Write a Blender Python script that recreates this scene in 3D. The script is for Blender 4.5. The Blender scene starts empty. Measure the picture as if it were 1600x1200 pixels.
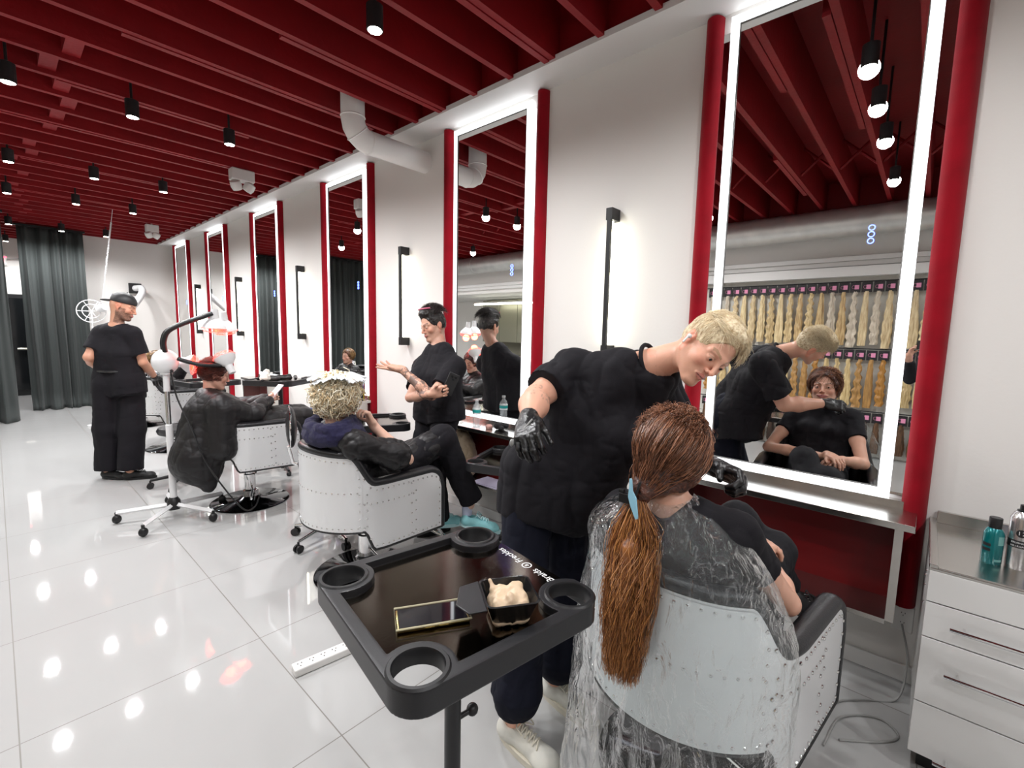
import bpy, math, random
import numpy as np
import openvdb as vdb
from math import sin, cos, pi, radians
from mathutils import Vector, Matrix
SC = bpy.context.scene
COL = SC.collection
RNG = random.Random(7)
V = lambda *a: np.array(a, float)

# ------------------------------------------------------------ camera frame
F_PX = 723.4
YAW, PIT, ROL = radians(48.18), radians(6.32), radians(1.22)
CAM = V(0, 0, 1.5)
def cam_axes():
    cy, sy, cp, sp, cr, sr = cos(YAW), sin(YAW), cos(PIT), sin(PIT), cos(ROL), sin(ROL)
    Fw = V(sy*cp, cy*cp, -sp); Rt = V(cy, -sy, 0); Up = np.cross(Rt, Fw)
    return Rt*cr + Up*sr, -Rt*sr + Up*cr, Fw
CR, CU, CF = cam_axes()
def at(x, y, dep):
    """the world point seen at photo pixel x, y, dep metres in front of the camera"""
    return CAM + dep*(CF + CR*(x-800)/F_PX - CU*(y-600)/F_PX)
def vd(r, u, f):
    """a world direction from right / up / away components"""
    v = CR*r + CU*u + CF*f
    return v/np.linalg.norm(v)

# ------------------------------------------------------------ materials
MATS = {}
def lin(c):
    if isinstance(c, str):
        c = [int(c[i:i+2], 16)/255 for i in (0, 2, 4)]
        c = [x/12.92 if x <= .04045 else ((x+.055)/1.055)**2.4 for x in c]
    return (*c[:3], 1)
def mat(name, color, rough=.5, metal=0, bump=None, var=None, emit=None, spec=.5, coat=0, sheen=0.0, trans=0, ior=1.45, alpha=None, aniso=0, sss=0, stretch=(1, 1, 1), attr=None):
    """bump=(scale, strength, detail); var=(scale, colour2, amount)"""
    if name in MATS: return MATS[name]
    m = bpy.data.materials.new(name); m.use_nodes = True
    nt = m.node_tree; b = nt.nodes['Principled BSDF']; L = nt.links.new
    b.inputs['Base Color'].default_value = lin(color)
    b.inputs['Roughness'].default_value = rough; b.inputs['Metallic'].default_value = metal
    b.inputs['Specular IOR Level'].default_value = spec; b.inputs['IOR'].default_value = ior
    b.inputs['Coat Weight'].default_value = coat; b.inputs['Sheen Weight'].default_value = sheen
    b.inputs['Transmission Weight'].default_value = trans
    if aniso: b.inputs['Anisotropic'].default_value = aniso
    if sss:
        b.inputs['Subsurface Weight'].default_value = sss; b.inputs['Subsurface Radius'].default_value = (1, .35, .2); b.inputs['Subsurface Scale'].default_value = .008
    if alpha is not None: b.inputs['Alpha'].default_value = alpha
    if emit:
        b.inputs['Emission Color'].default_value = lin(emit[0]); b.inputs['Emission Strength'].default_value = emit[1]
    co = None
    if bump or var:
        tc = nt.nodes.new('ShaderNodeTexCoord'); mp = nt.nodes.new('ShaderNodeMapping'); mp.inputs['Scale'].default_value = stretch
        L(tc.outputs['Object'], mp.inputs['Vector']); co = mp.outputs['Vector']
    src = None
    if attr:
        a = nt.nodes.new('ShaderNodeAttribute'); a.attribute_name = attr; src = a.outputs['Color']; L(src, b.inputs['Base Color'])
    if var:
        n = nt.nodes.new('ShaderNodeTexNoise'); n.inputs['Scale'].default_value = var[0]; n.inputs['Detail'].default_value = 5
        L(co, n.inputs['Vector'])
        r = nt.nodes.new('ShaderNodeMapRange'); r.inputs[1].default_value = .35; r.inputs[2].default_value = .65; r.inputs[4].default_value = var[2]
        L(n.outputs['Fac'], r.inputs[0])
        mx = nt.nodes.new('ShaderNodeMix'); mx.data_type = 'RGBA'
        L(r.outputs[0], mx.inputs[0]); mx.inputs[7].default_value = lin(var[1])
        if src: L(src, mx.inputs[6])
        else: mx.inputs[6].default_value = lin(color)
        L(mx.outputs[2], b.inputs['Base Color'])
    if bump:
        n = nt.nodes.new('ShaderNodeTexNoise'); n.inputs['Scale'].default_value = bump[0]; n.inputs['Detail'].default_value = bump[2] if len(bump) > 2 else 3
        L(co, n.inputs['Vector']); bp = nt.nodes.new('ShaderNodeBump'); bp.inputs['Strength'].default_value = bump[1]; bp.inputs['Distance'].default_value = .01
        L(n.outputs['Fac'], bp.inputs['Height']); L(bp.outputs['Normal'], b.inputs['Normal'])
    MATS[name] = m
    return m

# ------------------------------------------------------------ mesh builder
def frame(d):
    d = np.asarray(d, float); d = d/np.linalg.norm(d)
    a = V(0, 0, 1) if abs(d[2]) < .95 else V(1, 0, 0)
    u = np.cross(a, d); u /= np.linalg.norm(u); return u, np.cross(d, u)
class MB:
    def __init__(s): s.v = []; s.f = []; s.mi = []; s.m = 0
    def mat(s, i): s.m = i; return s
    def add(s, vs, fs):
        o = len(s.v); s.v += [tuple(map(float, p)) for p in vs]
        for f in fs: s.f.append([o+i for i in f]); s.mi.append(s.m)
        return s
    def box(s, c, size, rot=None):
        R = np.array(rot) if rot is not None else None
        vs = []
        for sx, sy, sz in ((-1,-1,-1),(1,-1,-1),(1,1,-1),(-1,1,-1),(-1,-1,1),(1,-1,1),(1,1,1),(-1,1,1)):
            p = V(sx*size[0]/2, sy*size[1]/2, sz*size[2]/2)
            if R is not None: p = R @ p
            vs.append(p + np.asarray(c, float))
        return s.add(vs, [(0,3,2,1),(4,5,6,7),(0,1,5,4),(1,2,6,5),(2,3,7,6),(3,0,4,7)])
    def span(s, a, b):
        a, b = np.array(a, float), np.array(b, float)
        return s.box((a+b)/2, np.abs(b-a))
    def quad(s, *p): return s.add(p, [tuple(range(len(p)))])
    def tube(s, pts, r, n=12, caps=True, closed=False, sq=(1, 1)):
        pts = [np.asarray(p, float) for p in pts]; N = len(pts)
        rs = [r]*N if np.isscalar(r) else list(r)
        tg = []
        for i in range(N):
            a = pts[(i-1) % N] if (closed or i) else pts[0]; b = pts[(i+1) % N] if (closed or i < N-1) else pts[-1]
            t = b-a; tg.append(t/max(np.linalg.norm(t), 1e-9))
        u, w = frame(tg[0]); vs = []
        for i in range(N):
            u = u - tg[i]*np.dot(u, tg[i]); u /= max(np.linalg.norm(u), 1e-9); w = np.cross(tg[i], u)
            for k in range(n):
                a = 2*pi*k/n; vs.append(pts[i] + rs[i]*(u*cos(a)*sq[0] + w*sin(a)*sq[1]))
        fs = [(i*n+k, i*n+(k+1) % n, (i+1) % N*n+(k+1) % n, (i+1) % N*n+k) for i in range(N if closed else N-1) for k in range(n)]
        if caps and not closed: fs += [tuple(range(n))[::-1], tuple((N-1)*n+k for k in range(n))]
        return s.add(vs, fs)
    def cyl(s, a, b, r, r2=None, n=20, caps=True): return s.tube([a, b], [r, r if r2 is None else r2], n, caps)
    def lathe(s, prof, c=(0, 0, 0), n=24, ax=None, cap=True):
        vs = []; c = np.asarray(c, float)
        if ax is not None: u, w = frame(ax); d = np.asarray(ax, float)/np.linalg.norm(ax)
        else: u, w, d = V(1, 0, 0), V(0, 1, 0), V(0, 0, 1)
        for r, z in prof:
            for k in range(n): a = 2*pi*k/n; vs.append(c + u*r*cos(a) + w*r*sin(a) + d*z)
        N = len(prof)
        fs = [(i*n+k, i*n+(k+1) % n, (i+1)*n+(k+1) % n, (i+1)*n+k) for i in range(N-1) for k in range(n)]
        if cap and prof[0][0] > 1e-5: fs.append(tuple(range(n))[::-1])
        if cap and prof[-1][0] > 1e-5: fs.append(tuple((N-1)*n+k for k in range(n)))
        return s.add(vs, fs)
    def ball(s, c, r, n=16, m=10, R=None):
        r = (r, r, r) if np.isscalar(r) else r; vs = []; c = np.asarray(c, float)
        for i in range(m+1):
            t = pi*i/m
            for k in range(n):
                a = 2*pi*k/n; p = V(r[0]*sin(t)*cos(a), r[1]*sin(t)*sin(a), r[2]*cos(t))
                if R is not None: p = np.asarray(R) @ p
                vs.append(c+p)
        return s.add(vs, [(i*n+k, (i+1)*n+k, (i+1)*n+(k+1) % n, i*n+(k+1) % n) for i in range(m) for k in range(n)])
    def prism(s, out, z0, z1, c=(0, 0, 0)):
        n = len(out); vs = [(c[0]+x, c[1]+y, c[2]+z0) for x, y in out] + [(c[0]+x, c[1]+y, c[2]+z1) for x, y in out]
        return s.add(vs, [tuple(range(n))[::-1], tuple(range(n, 2*n))] + [(i, (i+1) % n, n+(i+1) % n, n+i) for i in range(n)])
    def grid(s, P, closed_u=False):
        """P[i][j] points; faces between"""
        P = np.asarray(P, float); a, b = P.shape[:2]
        fs = [(i*b+j, i*b+(j+1) % b, (i+1)*b+(j+1) % b, (i+1)*b+j) for i in range(a-1) for j in range(b if closed_u else b-1)]
        return s.add(P.reshape(-1, 3), fs)
    def build(s, name, mats, parent=None, smooth=True, bevel=0, solid=0, sub=0, at0=None):
        v = s.v
        if at0 is not None: v = [tuple(np.array(p)-at0) for p in v]
        return mesh_obj(name, v, s.f, mats, parent, smooth, bevel, solid, sub, s.mi)
def mesh_obj(name, v, f, mats, parent=None, smooth=True, bevel=0, solid=0, sub=0, mi=None):
    me = bpy.data.meshes.new(name)
    me.from_pydata(v if isinstance(v, list) else v.tolist(), [], f if isinstance(f, list) else f.tolist()); me.update()
    for m in (mats if isinstance(mats, (list, tuple)) else [mats]): me.materials.append(m)
    if mi is not None and any(mi): me.polygons.foreach_set('material_index', mi)
    o = bpy.data.objects.new(name, me); COL.objects.link(o)
    if parent: o.parent = parent
    if smooth: me.shade_smooth() if hasattr(me, 'shade_smooth') else None
    if solid: x = o.modifiers.new('solid', 'SOLIDIFY'); x.thickness = solid; x.offset = 0
    if bevel:
        x = o.modifiers.new('bevel', 'BEVEL'); x.width = bevel; x.segments = 3; x.limit_method = 'ANGLE'; x.angle_limit = radians(40)
    if sub: x = o.modifiers.new('sub', 'SUBSURF'); x.levels = sub; x.render_levels = sub
    if smooth and not sub:
        try: me.set_sharp_from_angle(angle=radians(38))
        except Exception: pass
    return o
def tag(o, label=None, cat=None, group=None, kind=None):
    if label: o['label'] = label
    if cat: o['category'] = cat
    if group: o['group'] = group
    if kind: o['kind'] = kind
    return o
def thing(name, label, cat, loc=(0, 0, 0), rz=0, group=None):
    o = bpy.data.objects.new(name, None); COL.objects.link(o); o.empty_display_size = .1
    o.location = loc; o.rotation_euler = (0, 0, rz)
    return tag(o, label, cat, group)
def dup(root, loc=None, rz=None, label=None, group=None, kids=True):
    r = root.copy(); COL.objects.link(r)
    if loc is not None: r.location = loc
    if rz is not None: r.rotation_euler = (0, 0, rz)
    if label: r['label'] = label
    if group: r['group'] = group
    if kids:
        for ch in list(root.children):
            c = ch.copy(); COL.objects.link(c); c.parent = r
            for g in list(ch.children): d = g.copy(); COL.objects.link(d); d.parent = c
    return r
def struct(o): o['kind'] = 'structure'; return o
def text_obj(name, body, size, mt, parent, loc, rot, ext=.0004, shear=0, align='CENTER'):
    cu = bpy.data.curves.new(name, 'FONT'); cu.body = body; cu.size = size; cu.extrude = ext; cu.align_x = align; cu.align_y = 'CENTER'; cu.shear = shear
    o = bpy.data.objects.new(name, cu); COL.objects.link(o); dg = bpy.context.evaluated_depsgraph_get()
    me = bpy.data.meshes.new_from_object(o.evaluated_get(dg)); bpy.data.objects.remove(o); me.materials.clear(); me.materials.append(mt)
    o = bpy.data.objects.new(name, me); COL.objects.link(o); o.parent = parent
    o.matrix_local = Matrix.Translation(loc) @ Matrix(rot).to_4x4()
    return o

# ------------------------------------------------------------ noise on points
_T = np.random.RandomState(3).rand(32, 32, 32)
def vnoise(p, s=1.0, off=0.0):
    q = np.asarray(p)*s + off; i = np.floor(q).astype(int); f = q-i; f = f*f*(3-2*f); r = 0
    for dx in (0, 1):
        for dy in (0, 1):
            for dz in (0, 1):
                w = (f[:, 0] if dx else 1-f[:, 0])*(f[:, 1] if dy else 1-f[:, 1])*(f[:, 2] if dz else 1-f[:, 2])
                r = r + w*_T[(i[:, 0]+dx) % 32, (i[:, 1]+dy) % 32, (i[:, 2]+dz) % 32]
    return r*2-1
def fbm(p, s, off=0): return vnoise(p, s, off)*.6 + vnoise(p, s*2.1, off+9)*.3 + vnoise(p, s*4.3, off+21)*.15
def ridge(p, s, off=0):
    return (1-np.abs(vnoise(p, s, off)))**3*.7 + (1-np.abs(vnoise(p, s*2.2, off+7)))**3*.3

# ------------------------------------------------------------ smooth implicit solids
class SDF:
    def __init__(s, lo, hi, vs=.005):
        s.vs = vs; s.lo = np.array(lo, float)-4*vs; s.n = np.ceil((np.array(hi, float)+4*vs-s.lo)/vs).astype(int)+1
        s.g = np.full(tuple(s.n), .06, np.float32)
    def _win(s, lo, hi):
        i0 = np.clip(np.floor((lo-s.lo)/s.vs).astype(int), 0, s.n-1); i1 = np.clip(np.ceil((hi-s.lo)/s.vs).astype(int)+1, 1, s.n)
        if (i1 <= i0).any(): return None
        sl = tuple(slice(a, b) for a, b in zip(i0, i1))
        ax = [s.lo[k]+np.arange(i0[k], i1[k])*s.vs for k in range(3)]
        return sl, np.meshgrid(*ax, indexing='ij', sparse=True)
    def _put(s, sl, d, k, sub):
        g = s.g[sl]; d = d.astype(np.float32)
        if sub:
            d = -d; h = np.maximum(k-np.abs(g-d), 0)/max(k, 1e-6); s.g[sl] = np.maximum(g, d)+h*h*k*.25
        else:
            h = np.maximum(k-np.abs(g-d), 0)/max(k, 1e-6); s.g[sl] = np.minimum(g, d)-h*h*k*.25
    def cone(s, a, ra, b, rb, k=.02, sub=False, cut=None, cut0=None):
        """tapered capsule; cut trims the far end flat beyond b by that much"""
        a, b = np.asarray(a, float), np.asarray(b, float); m = max(ra, rb)+.03+k
        w = s._win(np.minimum(a, b)-m, np.maximum(a, b)+m)
        if w is None: return s
        sl, (X, Y, Z) = w; ab = b-a; L2 = max(ab@ab, 1e-9)
        px, py, pz = X-a[0], Y-a[1], Z-a[2]
        t = np.clip((px*ab[0]+py*ab[1]+pz*ab[2])/L2, 0, 1)
        d = np.sqrt((px-t*ab[0])**2+(py-t*ab[1])**2+(pz-t*ab[2])**2)-(ra+(rb-ra)*t)
        L = math.sqrt(L2)
        if cut is not None: d = np.maximum(d, (px*ab[0]+py*ab[1]+pz*ab[2])/L-L-cut)
        if cut0 is not None: d = np.maximum(d, -(px*ab[0]+py*ab[1]+pz*ab[2])/L-cut0)
        s._put(sl, d, k, sub); return s
    def chain(s, pts, rs, k=.02):
        for i in range(len(pts)-1): s.cone(pts[i], rs[i], pts[i+1], rs[i+1], k)
        return s
    def ell(s, c, r, R=None, k=.02, sub=False):
        """ellipsoid; R columns are its axes"""
        c = np.asarray(c, float); r = np.asarray((r, r, r) if np.isscalar(r) else r, float); m = r.max()+.03+k
        w = s._win(c-m, c+m)
        if w is None: return s
        sl, (X, Y, Z) = w; px, py, pz = X-c[0], Y-c[1], Z-c[2]
        if R is None: R = np.eye(3)
        R = np.asarray(R)
        q = [px*R[0, i]+py*R[1, i]+pz*R[2, i] for i in range(3)]
        k0 = np.sqrt(sum((q[i]/r[i])**2 for i in range(3))); k1 = np.sqrt(sum((q[i]/r[i]**2)**2 for i in range(3)))
        d = k0*(k0-1)/np.maximum(k1, 1e-6)
        s._put(sl, d, k, sub); return s
    def box(s, c, h, R=None, r=.01, k=.01, sub=False):
        c = np.asarray(c, float); m = np.linalg.norm(h)+.03+k
        w = s._win(c-m, c+m)
        if w is None: return s
        sl, (X, Y, Z) = w; px, py, pz = X-c[0], Y-c[1], Z-c[2]
        if R is None: R = np.eye(3)
        R = np.asarray(R)
        q = [np.abs(px*R[0, i]+py*R[1, i]+pz*R[2, i])-(h[i]-r) for i in range(3)]
        d = np.sqrt(sum(np.maximum(x, 0)**2 for x in q))+np.minimum(np.maximum(np.maximum(q[0], q[1]), q[2]), 0)-r
        s._put(sl, d, k, sub); return s
    def mesh(s):
        # world noise-free surface; returns verts, quads
        g = vdb.FloatGrid(.06); g.copyFromArray(s.g)
        v, q = g.convertToQuads(isovalue=0.0)
        return v.astype(float)*s.vs+s.lo, q[:, ::-1]
def sdf_obj(name, S, mt, parent, org, disp=None, colour=None, relax=1):
    v, q = S.mesh()
    me = bpy.data.meshes.new(name); me.from_pydata((v-org).tolist(), [], q.tolist()); me.update()
    me.materials.append(mt); me.shade_smooth()
    if relax:
        # a little neighbour averaging takes the voxel ripple off
        ed = np.zeros(len(me.edges)*2, int); me.edges.foreach_get('vertices', ed); ed = ed.reshape(-1, 2)
        for _ in range(relax):
            acc = np.zeros_like(v); cnt = np.zeros(len(v))
            np.add.at(acc, ed[:, 0], v[ed[:, 1]]); np.add.at(acc, ed[:, 1], v[ed[:, 0]])
            np.add.at(cnt, ed[:, 0], 1); np.add.at(cnt, ed[:, 1], 1)
            v = v*.5+.5*acc/np.maximum(cnt, 1)[:, None]
    if disp is not None:
        me.vertices.foreach_set('co', (v-org).ravel()); me.update()
        nr = np.zeros(len(v)*3); me.vertex_normals.foreach_get('vector', nr); nr = nr.reshape(-1, 3)
        v = v+nr*disp(v, nr)[:, None]
    me.vertices.foreach_set('co', (v-org).ravel()); me.update()
    if colour is not None:
        c = np.ones((len(v), 4)); c[:, :3] = colour(v)
        at_ = me.color_attributes.new('tone', 'FLOAT_COLOR', 'POINT'); at_.data.foreach_set('color', c.ravel().astype(np.float32))
    o = bpy.data.objects.new(name, me); COL.objects.link(o)
    if parent: o.parent = parent
    return o
def strands(name, paths, r, mt, parent, org, n=3, tip=.3):
    """many hair strands as fine tubes in one mesh; paths: array (S, N, 3)"""
    P = np.asarray(paths, float); S, N = P.shape[:2]
    T = np.gradient(P, axis=1); T /= np.maximum(np.linalg.norm(T, axis=2, keepdims=True), 1e-9)
    A = np.where(np.abs(T[..., 2:3]) < .9, V(0, 0, 1), V(1, 0, 0)); U = np.cross(A, T); U /= np.maximum(np.linalg.norm(U, axis=2, keepdims=True), 1e-9); W = np.cross(T, U)
    rr = r*np.linspace(1, tip, N)[None, :, None] if np.isscalar(r) else np.asarray(r)[:, None, None]*np.linspace(1, tip, N)[None, :, None]
    ring = np.stack([P+rr*(U*cos(2*pi*k/n)+W*sin(2*pi*k/n)) for k in range(n)], axis=2)-org
    idx = np.arange(S*N*n).reshape(S, N, n)
    q = np.stack([idx[:, :-1, :], np.roll(idx, -1, 2)[:, :-1, :], np.roll(idx, -1, 2)[:, 1:, :], idx[:, 1:, :]], -1).reshape(-1, 4)
    me = bpy.data.meshes.new(name); me.from_pydata(ring.reshape(-1, 3).tolist(), [], q.tolist()); me.update(); me.shade_smooth(); me.materials.append(mt)
    c = np.repeat(np.random.RandomState(5).rand(S), N*n); col = np.ones((S*N*n, 4)); col[:, :3] = c[:, None]
    me.color_attributes.new('strand', 'FLOAT_COLOR', 'POINT').data.foreach_set('color', col.ravel().astype(np.float32))
    o = bpy.data.objects.new(name, me); COL.objects.link(o)
    if parent: o.parent = parent
    return o
def hair_mat(name, c1, c2, rough=.35, strand=True, scale=60, stretch=(1, 1, 1)):
    m = bpy.data.materials.new(name); m.use_nodes = True; nt = m.node_tree; b = nt.nodes['Principled BSDF']; L = nt.links.new
    b.inputs['Roughness'].default_value = rough; b.inputs['Specular IOR Level'].default_value = .6; b.inputs['Anisotropic'].default_value = .5
    mx = nt.nodes.new('ShaderNodeMix'); mx.data_type = 'RGBA'; mx.inputs[6].default_value = lin(c1); mx.inputs[7].default_value = lin(c2)
    if strand:
        a = nt.nodes.new('ShaderNodeAttribute'); a.attribute_name = 'strand'; L(a.outputs['Fac'], mx.inputs[0])
    else:
        tc = nt.nodes.new('ShaderNodeTexCoord'); mp = nt.nodes.new('ShaderNodeMapping'); mp.inputs['Scale'].default_value = stretch; n = nt.nodes.new('ShaderNodeTexNoise'); n.inputs['Scale'].default_value = scale; n.inputs['Detail'].default_value = 4
        L(tc.outputs['Object'], mp.inputs['Vector']); L(mp.outputs['Vector'], n.inputs['Vector'])
        r = nt.nodes.new('ShaderNodeMapRange'); r.inputs[1].default_value = .35; r.inputs[2].default_value = .65; L(n.outputs['Fac'], r.inputs[0]); L(r.outputs[0], mx.inputs[0])
        bp = nt.nodes.new('ShaderNodeBump'); bp.inputs['Strength'].default_value = .7; bp.inputs['Distance'].default_value = .006; L(n.outputs['Fac'], bp.inputs['Height']); L(bp.outputs['Normal'], b.inputs['Normal'])
    L(mx.outputs[2], b.inputs['Base Color'])
    return m
SPOT_W = 42; EXPOSURE = 0.85
# ============================================================ materials of the place
M_wall = mat('wall_paint', 'E6E3DF', .6, bump=(60, .05))
M_white = mat('white_paint', 'E6E5E3', .5, bump=(80, .04))
M_red = mat('ceiling_red', (.27, .002, .006), .6, spec=.5, bump=(30, .25, 6), var=(3, (.20, .0015, .005), .8))
M_velvet = mat('red_velvet', (.30, .001, .010), .8, sheen=.1, spec=.2, bump=(300, .15), var=(8, (.22, .001, .007), .8))
M_redpanel = mat('red_panel', (.16, .001, .003), .4)
M_steel = mat('brushed_steel', (.62, .60, .57), .22, 1, bump=(40, .03), stretch=(1, 30, 30))
M_steel2 = mat('satin_drawer_steel', (.80, .795, .78), .32, .3, bump=(30, .02))
M_chrome = mat('chrome', (.85, .85, .86), .06, 1)
M_black = mat('black_plastic', (.012, .012, .013), .38)
M_matteblack = mat('black_metal', (.015, .015, .016), .5)
M_leather = mat('black_leather', (.014, .014, .016), .32, bump=(220, .12), spec=.5)
M_led = mat('led_white', 'FFFFFF', .4, emit=('F6FAFF', 1.5))
M_ledwarm = mat('led_tube', 'FFFFFF', .4, emit=('FFFDE8', 8.0))
M_spotglow = mat('lamp_lens', 'FFFFFF', .4, emit=('FFF6E4', 40.0))
M_mirror = mat('mirror_glass', (.93, .94, .93), .0, 1)
M_curtain = mat('grey_velvet_curtain', '303534', .8, sheen=.1, bump=(200, .1))
M_darkglass = mat('dark_glass', (.008, .009, .01), .08, spec=.5)
M_galv = mat('galvanised_duct', (.72, .72, .70), .38, .6, var=(6, (.6, .6, .59), .7))
M_olive = mat('olive_cabinet_steel', (.36, .35, .27), .3, .5, bump=(50, .03), stretch=(1, 1, .05))
M_ductwhite = mat('painted_duct', 'F2F2F0', .5)
M_plasticw = mat('white_plastic', 'E6E5E2', .35)
M_exit = mat('exit_red', (.9, .02, .05), .4, emit=((1, .03, .08), 5.0))
M_blueicon = mat('touch_icon_blue', (.1, .15, .9), .4, emit=((.08, .13, 1), 5.0))
M_grey = mat('grey_plastic', '8E8E8C', .4)

def floor_material():
    m = bpy.data.materials.new('floor_tile'); m.use_nodes = True; nt = m.node_tree; L = nt.links.new; b = nt.nodes['Principled BSDF']
    b.inputs['Roughness'].default_value = .035; b.inputs['Specular IOR Level'].default_value = .5
    tc = nt.nodes.new('ShaderNodeTexCoord'); sp = nt.nodes.new('ShaderNodeSeparateXYZ'); L(tc.outputs['Object'], sp.inputs[0])
    def N(op, a, bb=None):
        n = nt.nodes.new('ShaderNodeMath'); n.operation = op
        for i, x in enumerate((a, bb)):
            if x is None: continue
            if isinstance(x, (int, float)): n.inputs[i].default_value = x
            else: L(x, n.inputs[i])
        return n.outputs[0]
    def seam(o, off, size):
        fr = N('FRACT', N('DIVIDE', N('ADD', o, off), size))
        return N('LESS_THAN', N('MULTIPLY', N('MINIMUM', fr, N('SUBTRACT', 1.0, fr)), size), .0022)
    g = N('MAXIMUM', seam(sp.outputs[0], .048+8, .801), seam(sp.outputs[1], -1.494+8*.797, .797))
    n = nt.nodes.new('ShaderNodeTexNoise'); n.inputs['Scale'].default_value = 1.3; n.inputs['Detail'].default_value = 6; L(tc.outputs['Object'], n.inputs['Vector'])
    mx = nt.nodes.new('ShaderNodeMix'); mx.data_type = 'RGBA'; mx.inputs[6].default_value = lin('AEAEAD'); mx.inputs[7].default_value = lin('B5B5B4'); L(n.outputs['Fac'], mx.inputs[0])
    m2 = nt.nodes.new('ShaderNodeMix'); m2.data_type = 'RGBA'; m2.inputs[7].default_value = lin('77746E'); L(g, m2.inputs[0]); L(mx.outputs[2], m2.inputs[6]); L(m2.outputs[2], b.inputs['Base Color'])
    r = N('ADD', N('MULTIPLY', g, .4), .035); L(r, b.inputs['Roughness'])
    return m
M_floor = floor_material()

# ============================================================ the shell
struct(MB().span((-4.3, -3.1, -.06), (2.75, 14.2, 0)).build('floor', M_floor, smooth=False))
ceiling = struct(MB().span((-4.3, -3.1, 3.50), (2.75, 14.2, 3.58)).build('ceiling', M_red, smooth=False))
beam_y = [round(1.84+.336*k, 3) for k in range(-14, 36)]
for i, y in enumerate(beam_y):
    mb = MB().span((-2.25, y-.02, 3.14), (2.5, y+.02, 3.50))
    mb.build('beam', M_red, ceiling, smooth=False)
# sistered joists: short doubled lengths bolted to some of the beams
for (k, x0, x1) in ((0, 1.35, 2.36), (3, 1.2, 2.36), (-3, 1.5, 2.4), (5, .6, 2.2), (8, .4, 1.6), (11, 0, 1.8), (-2, -1.2, .2), (-4, .5, 2.2), (15, .3, 1.5), (20, .2, 1.4)):
    y = 1.84+.336*k; MB().span((x0, y+.024, 3.135), (x1, y+.062, 3.42)).build('sister_beam', M_red, ceiling, smooth=False)
for k, x in ((6, .40), (7, .31), (8, .40), (9, .46), (10, .42), (11, .40), (13, .30), (14, .33), (15, .2), (17, .3), (19, .24), (20, .30), (21, .28), (22, .36), (23, .32), (24, .42), (25, .38), (27, .3), (28, .4), (29, .35)):
    y = 1.84+.336*k; MB().span((x, y+.02, 3.17), (x+.085, y+.316, 3.42)).build('blocking', M_red, ceiling, smooth=False)
for k in range(-8, 12):
    y = 1.84+.336*k; mb = MB()
    mb.tube([(-.6, y+.02, 3.18), (-.6, y+.316, 3.46)], .014, 6); mb.tube([(-.57, y+.02, 3.46), (-.57, y+.316, 3.18)], .014, 6)
    mb.build('cross_brace', M_red, ceiling)
struct(MB().span((2.36, -3, 3.125), (2.75, 11.95, 3.16)).build('trim_1', M_white, smooth=False))
MB().span((2.40, -3, 3.16), (2.6, 11.95, 3.5)).build('ledger', M_red, ceiling, smooth=False)
MB().span((-2.3, -3, 3.16), (-2.2, 13, 3.5)).build('ledger', M_red, ceiling, smooth=False)
struct(MB().span((2.6, -3, 0), (2.72, 12, 3.5)).build('wall_right', M_wall, smooth=False))
struct(MB().span((2.585, -3, 0), (2.6, 11.95, .075)).build('baseboard_right', M_white, smooth=False, bevel=.003))
struct(MB().span((1.2, 11.95, 0), (2.72, 12.1, 3.5)).build('wall_back', M_wall, smooth=False))
struct(MB().span((-4.3, 13.85, 0), (2.72, 14.0, 3.5)).build('wall_far', M_wall, smooth=False))
struct(MB().span((1.9, 12.1, 0), (2.0, 13.85, 3.5)).build('wall_passage', M_wall, smooth=False))
struct(MB().span((-2.45, -3, 0), (-2.3, 3.3, 3.5)).build('wall_left', M_wall, smooth=False))
struct(MB().span((-2.45, 3.3, 2.36), (-2.3, 13.85, 3.5)).build('wall_header', M_wall, smooth=False))
struct(MB().span((-4.3, -3, 0), (-4.15, 14, 2.6)).build('wall_kitchen', M_wall, smooth=False))
struct(MB().span((-4.3, 3.3, 2.36), (-2.45, 13.85, 2.42)).build('ceiling_kitchen', M_white, smooth=False))
struct(MB().span((-4.15, 3.18, 0), (-2.45, 3.3, 2.4)).build('wall_partition', M_olive, smooth=False))
struct(MB().span((-4.3, -3.1, 0), (2.72, -3, 3.5)).build('wall_front', M_wall, smooth=False))
# cornice over the hair rack and along the header
mb = MB(); mb.span((-2.3, -3, 2.50), (-2.21, 13, 2.56)); mb.span((-2.3, -3, 2.44), (-2.24, 13, 2.50)); mb.span((-2.3, -3, 3.10), (-2.22, 13, 3.16))
struct(mb.build('trim_2', M_white, smooth=False, bevel=.006))
# door at the far end of the passage
d = struct(MB().span((-.75, 13.80, .0), (1.15, 13.85, 2.06)).build('door_1', M_black, smooth=False))
for x0 in (-.68, .24): MB().span((x0, 13.785, .12), (x0+.84, 13.80, 1.98)).build('door_pane', M_darkglass, d, smooth=False)
mb = MB(); mb.cyl((-.6, 13.74, .96), (.12, 13.74, .96), .022); mb.cyl((.3, 13.74, .96), (1.05, 13.74, .96), .022)
mb.build('push_bar', mat('satin_aluminium', (.6, .58, .5), .3, 1), d)

# ============================================================ exit sign
t = thing('exit_sign', 'small red lit exit sign on a white housing above the dark far door', 'sign', (.10, 13.80, 2.62))
MB().span((-.17, -.03, 0), (.17, .02, .2)).build('housing', M_plasticw, t, bevel=.008)
text_obj('lettering', 'EXIT', .17, M_exit, t, (0, -.032, .1), [[1, 0, 0], [0, 0, -1], [0, 1, 0]])
MB().cyl((.17, -.01, .12), (.36, -.01, .15), .008).ball((.36, -.01, .15), .03).build('side_lamp', M_grey, t)

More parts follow.
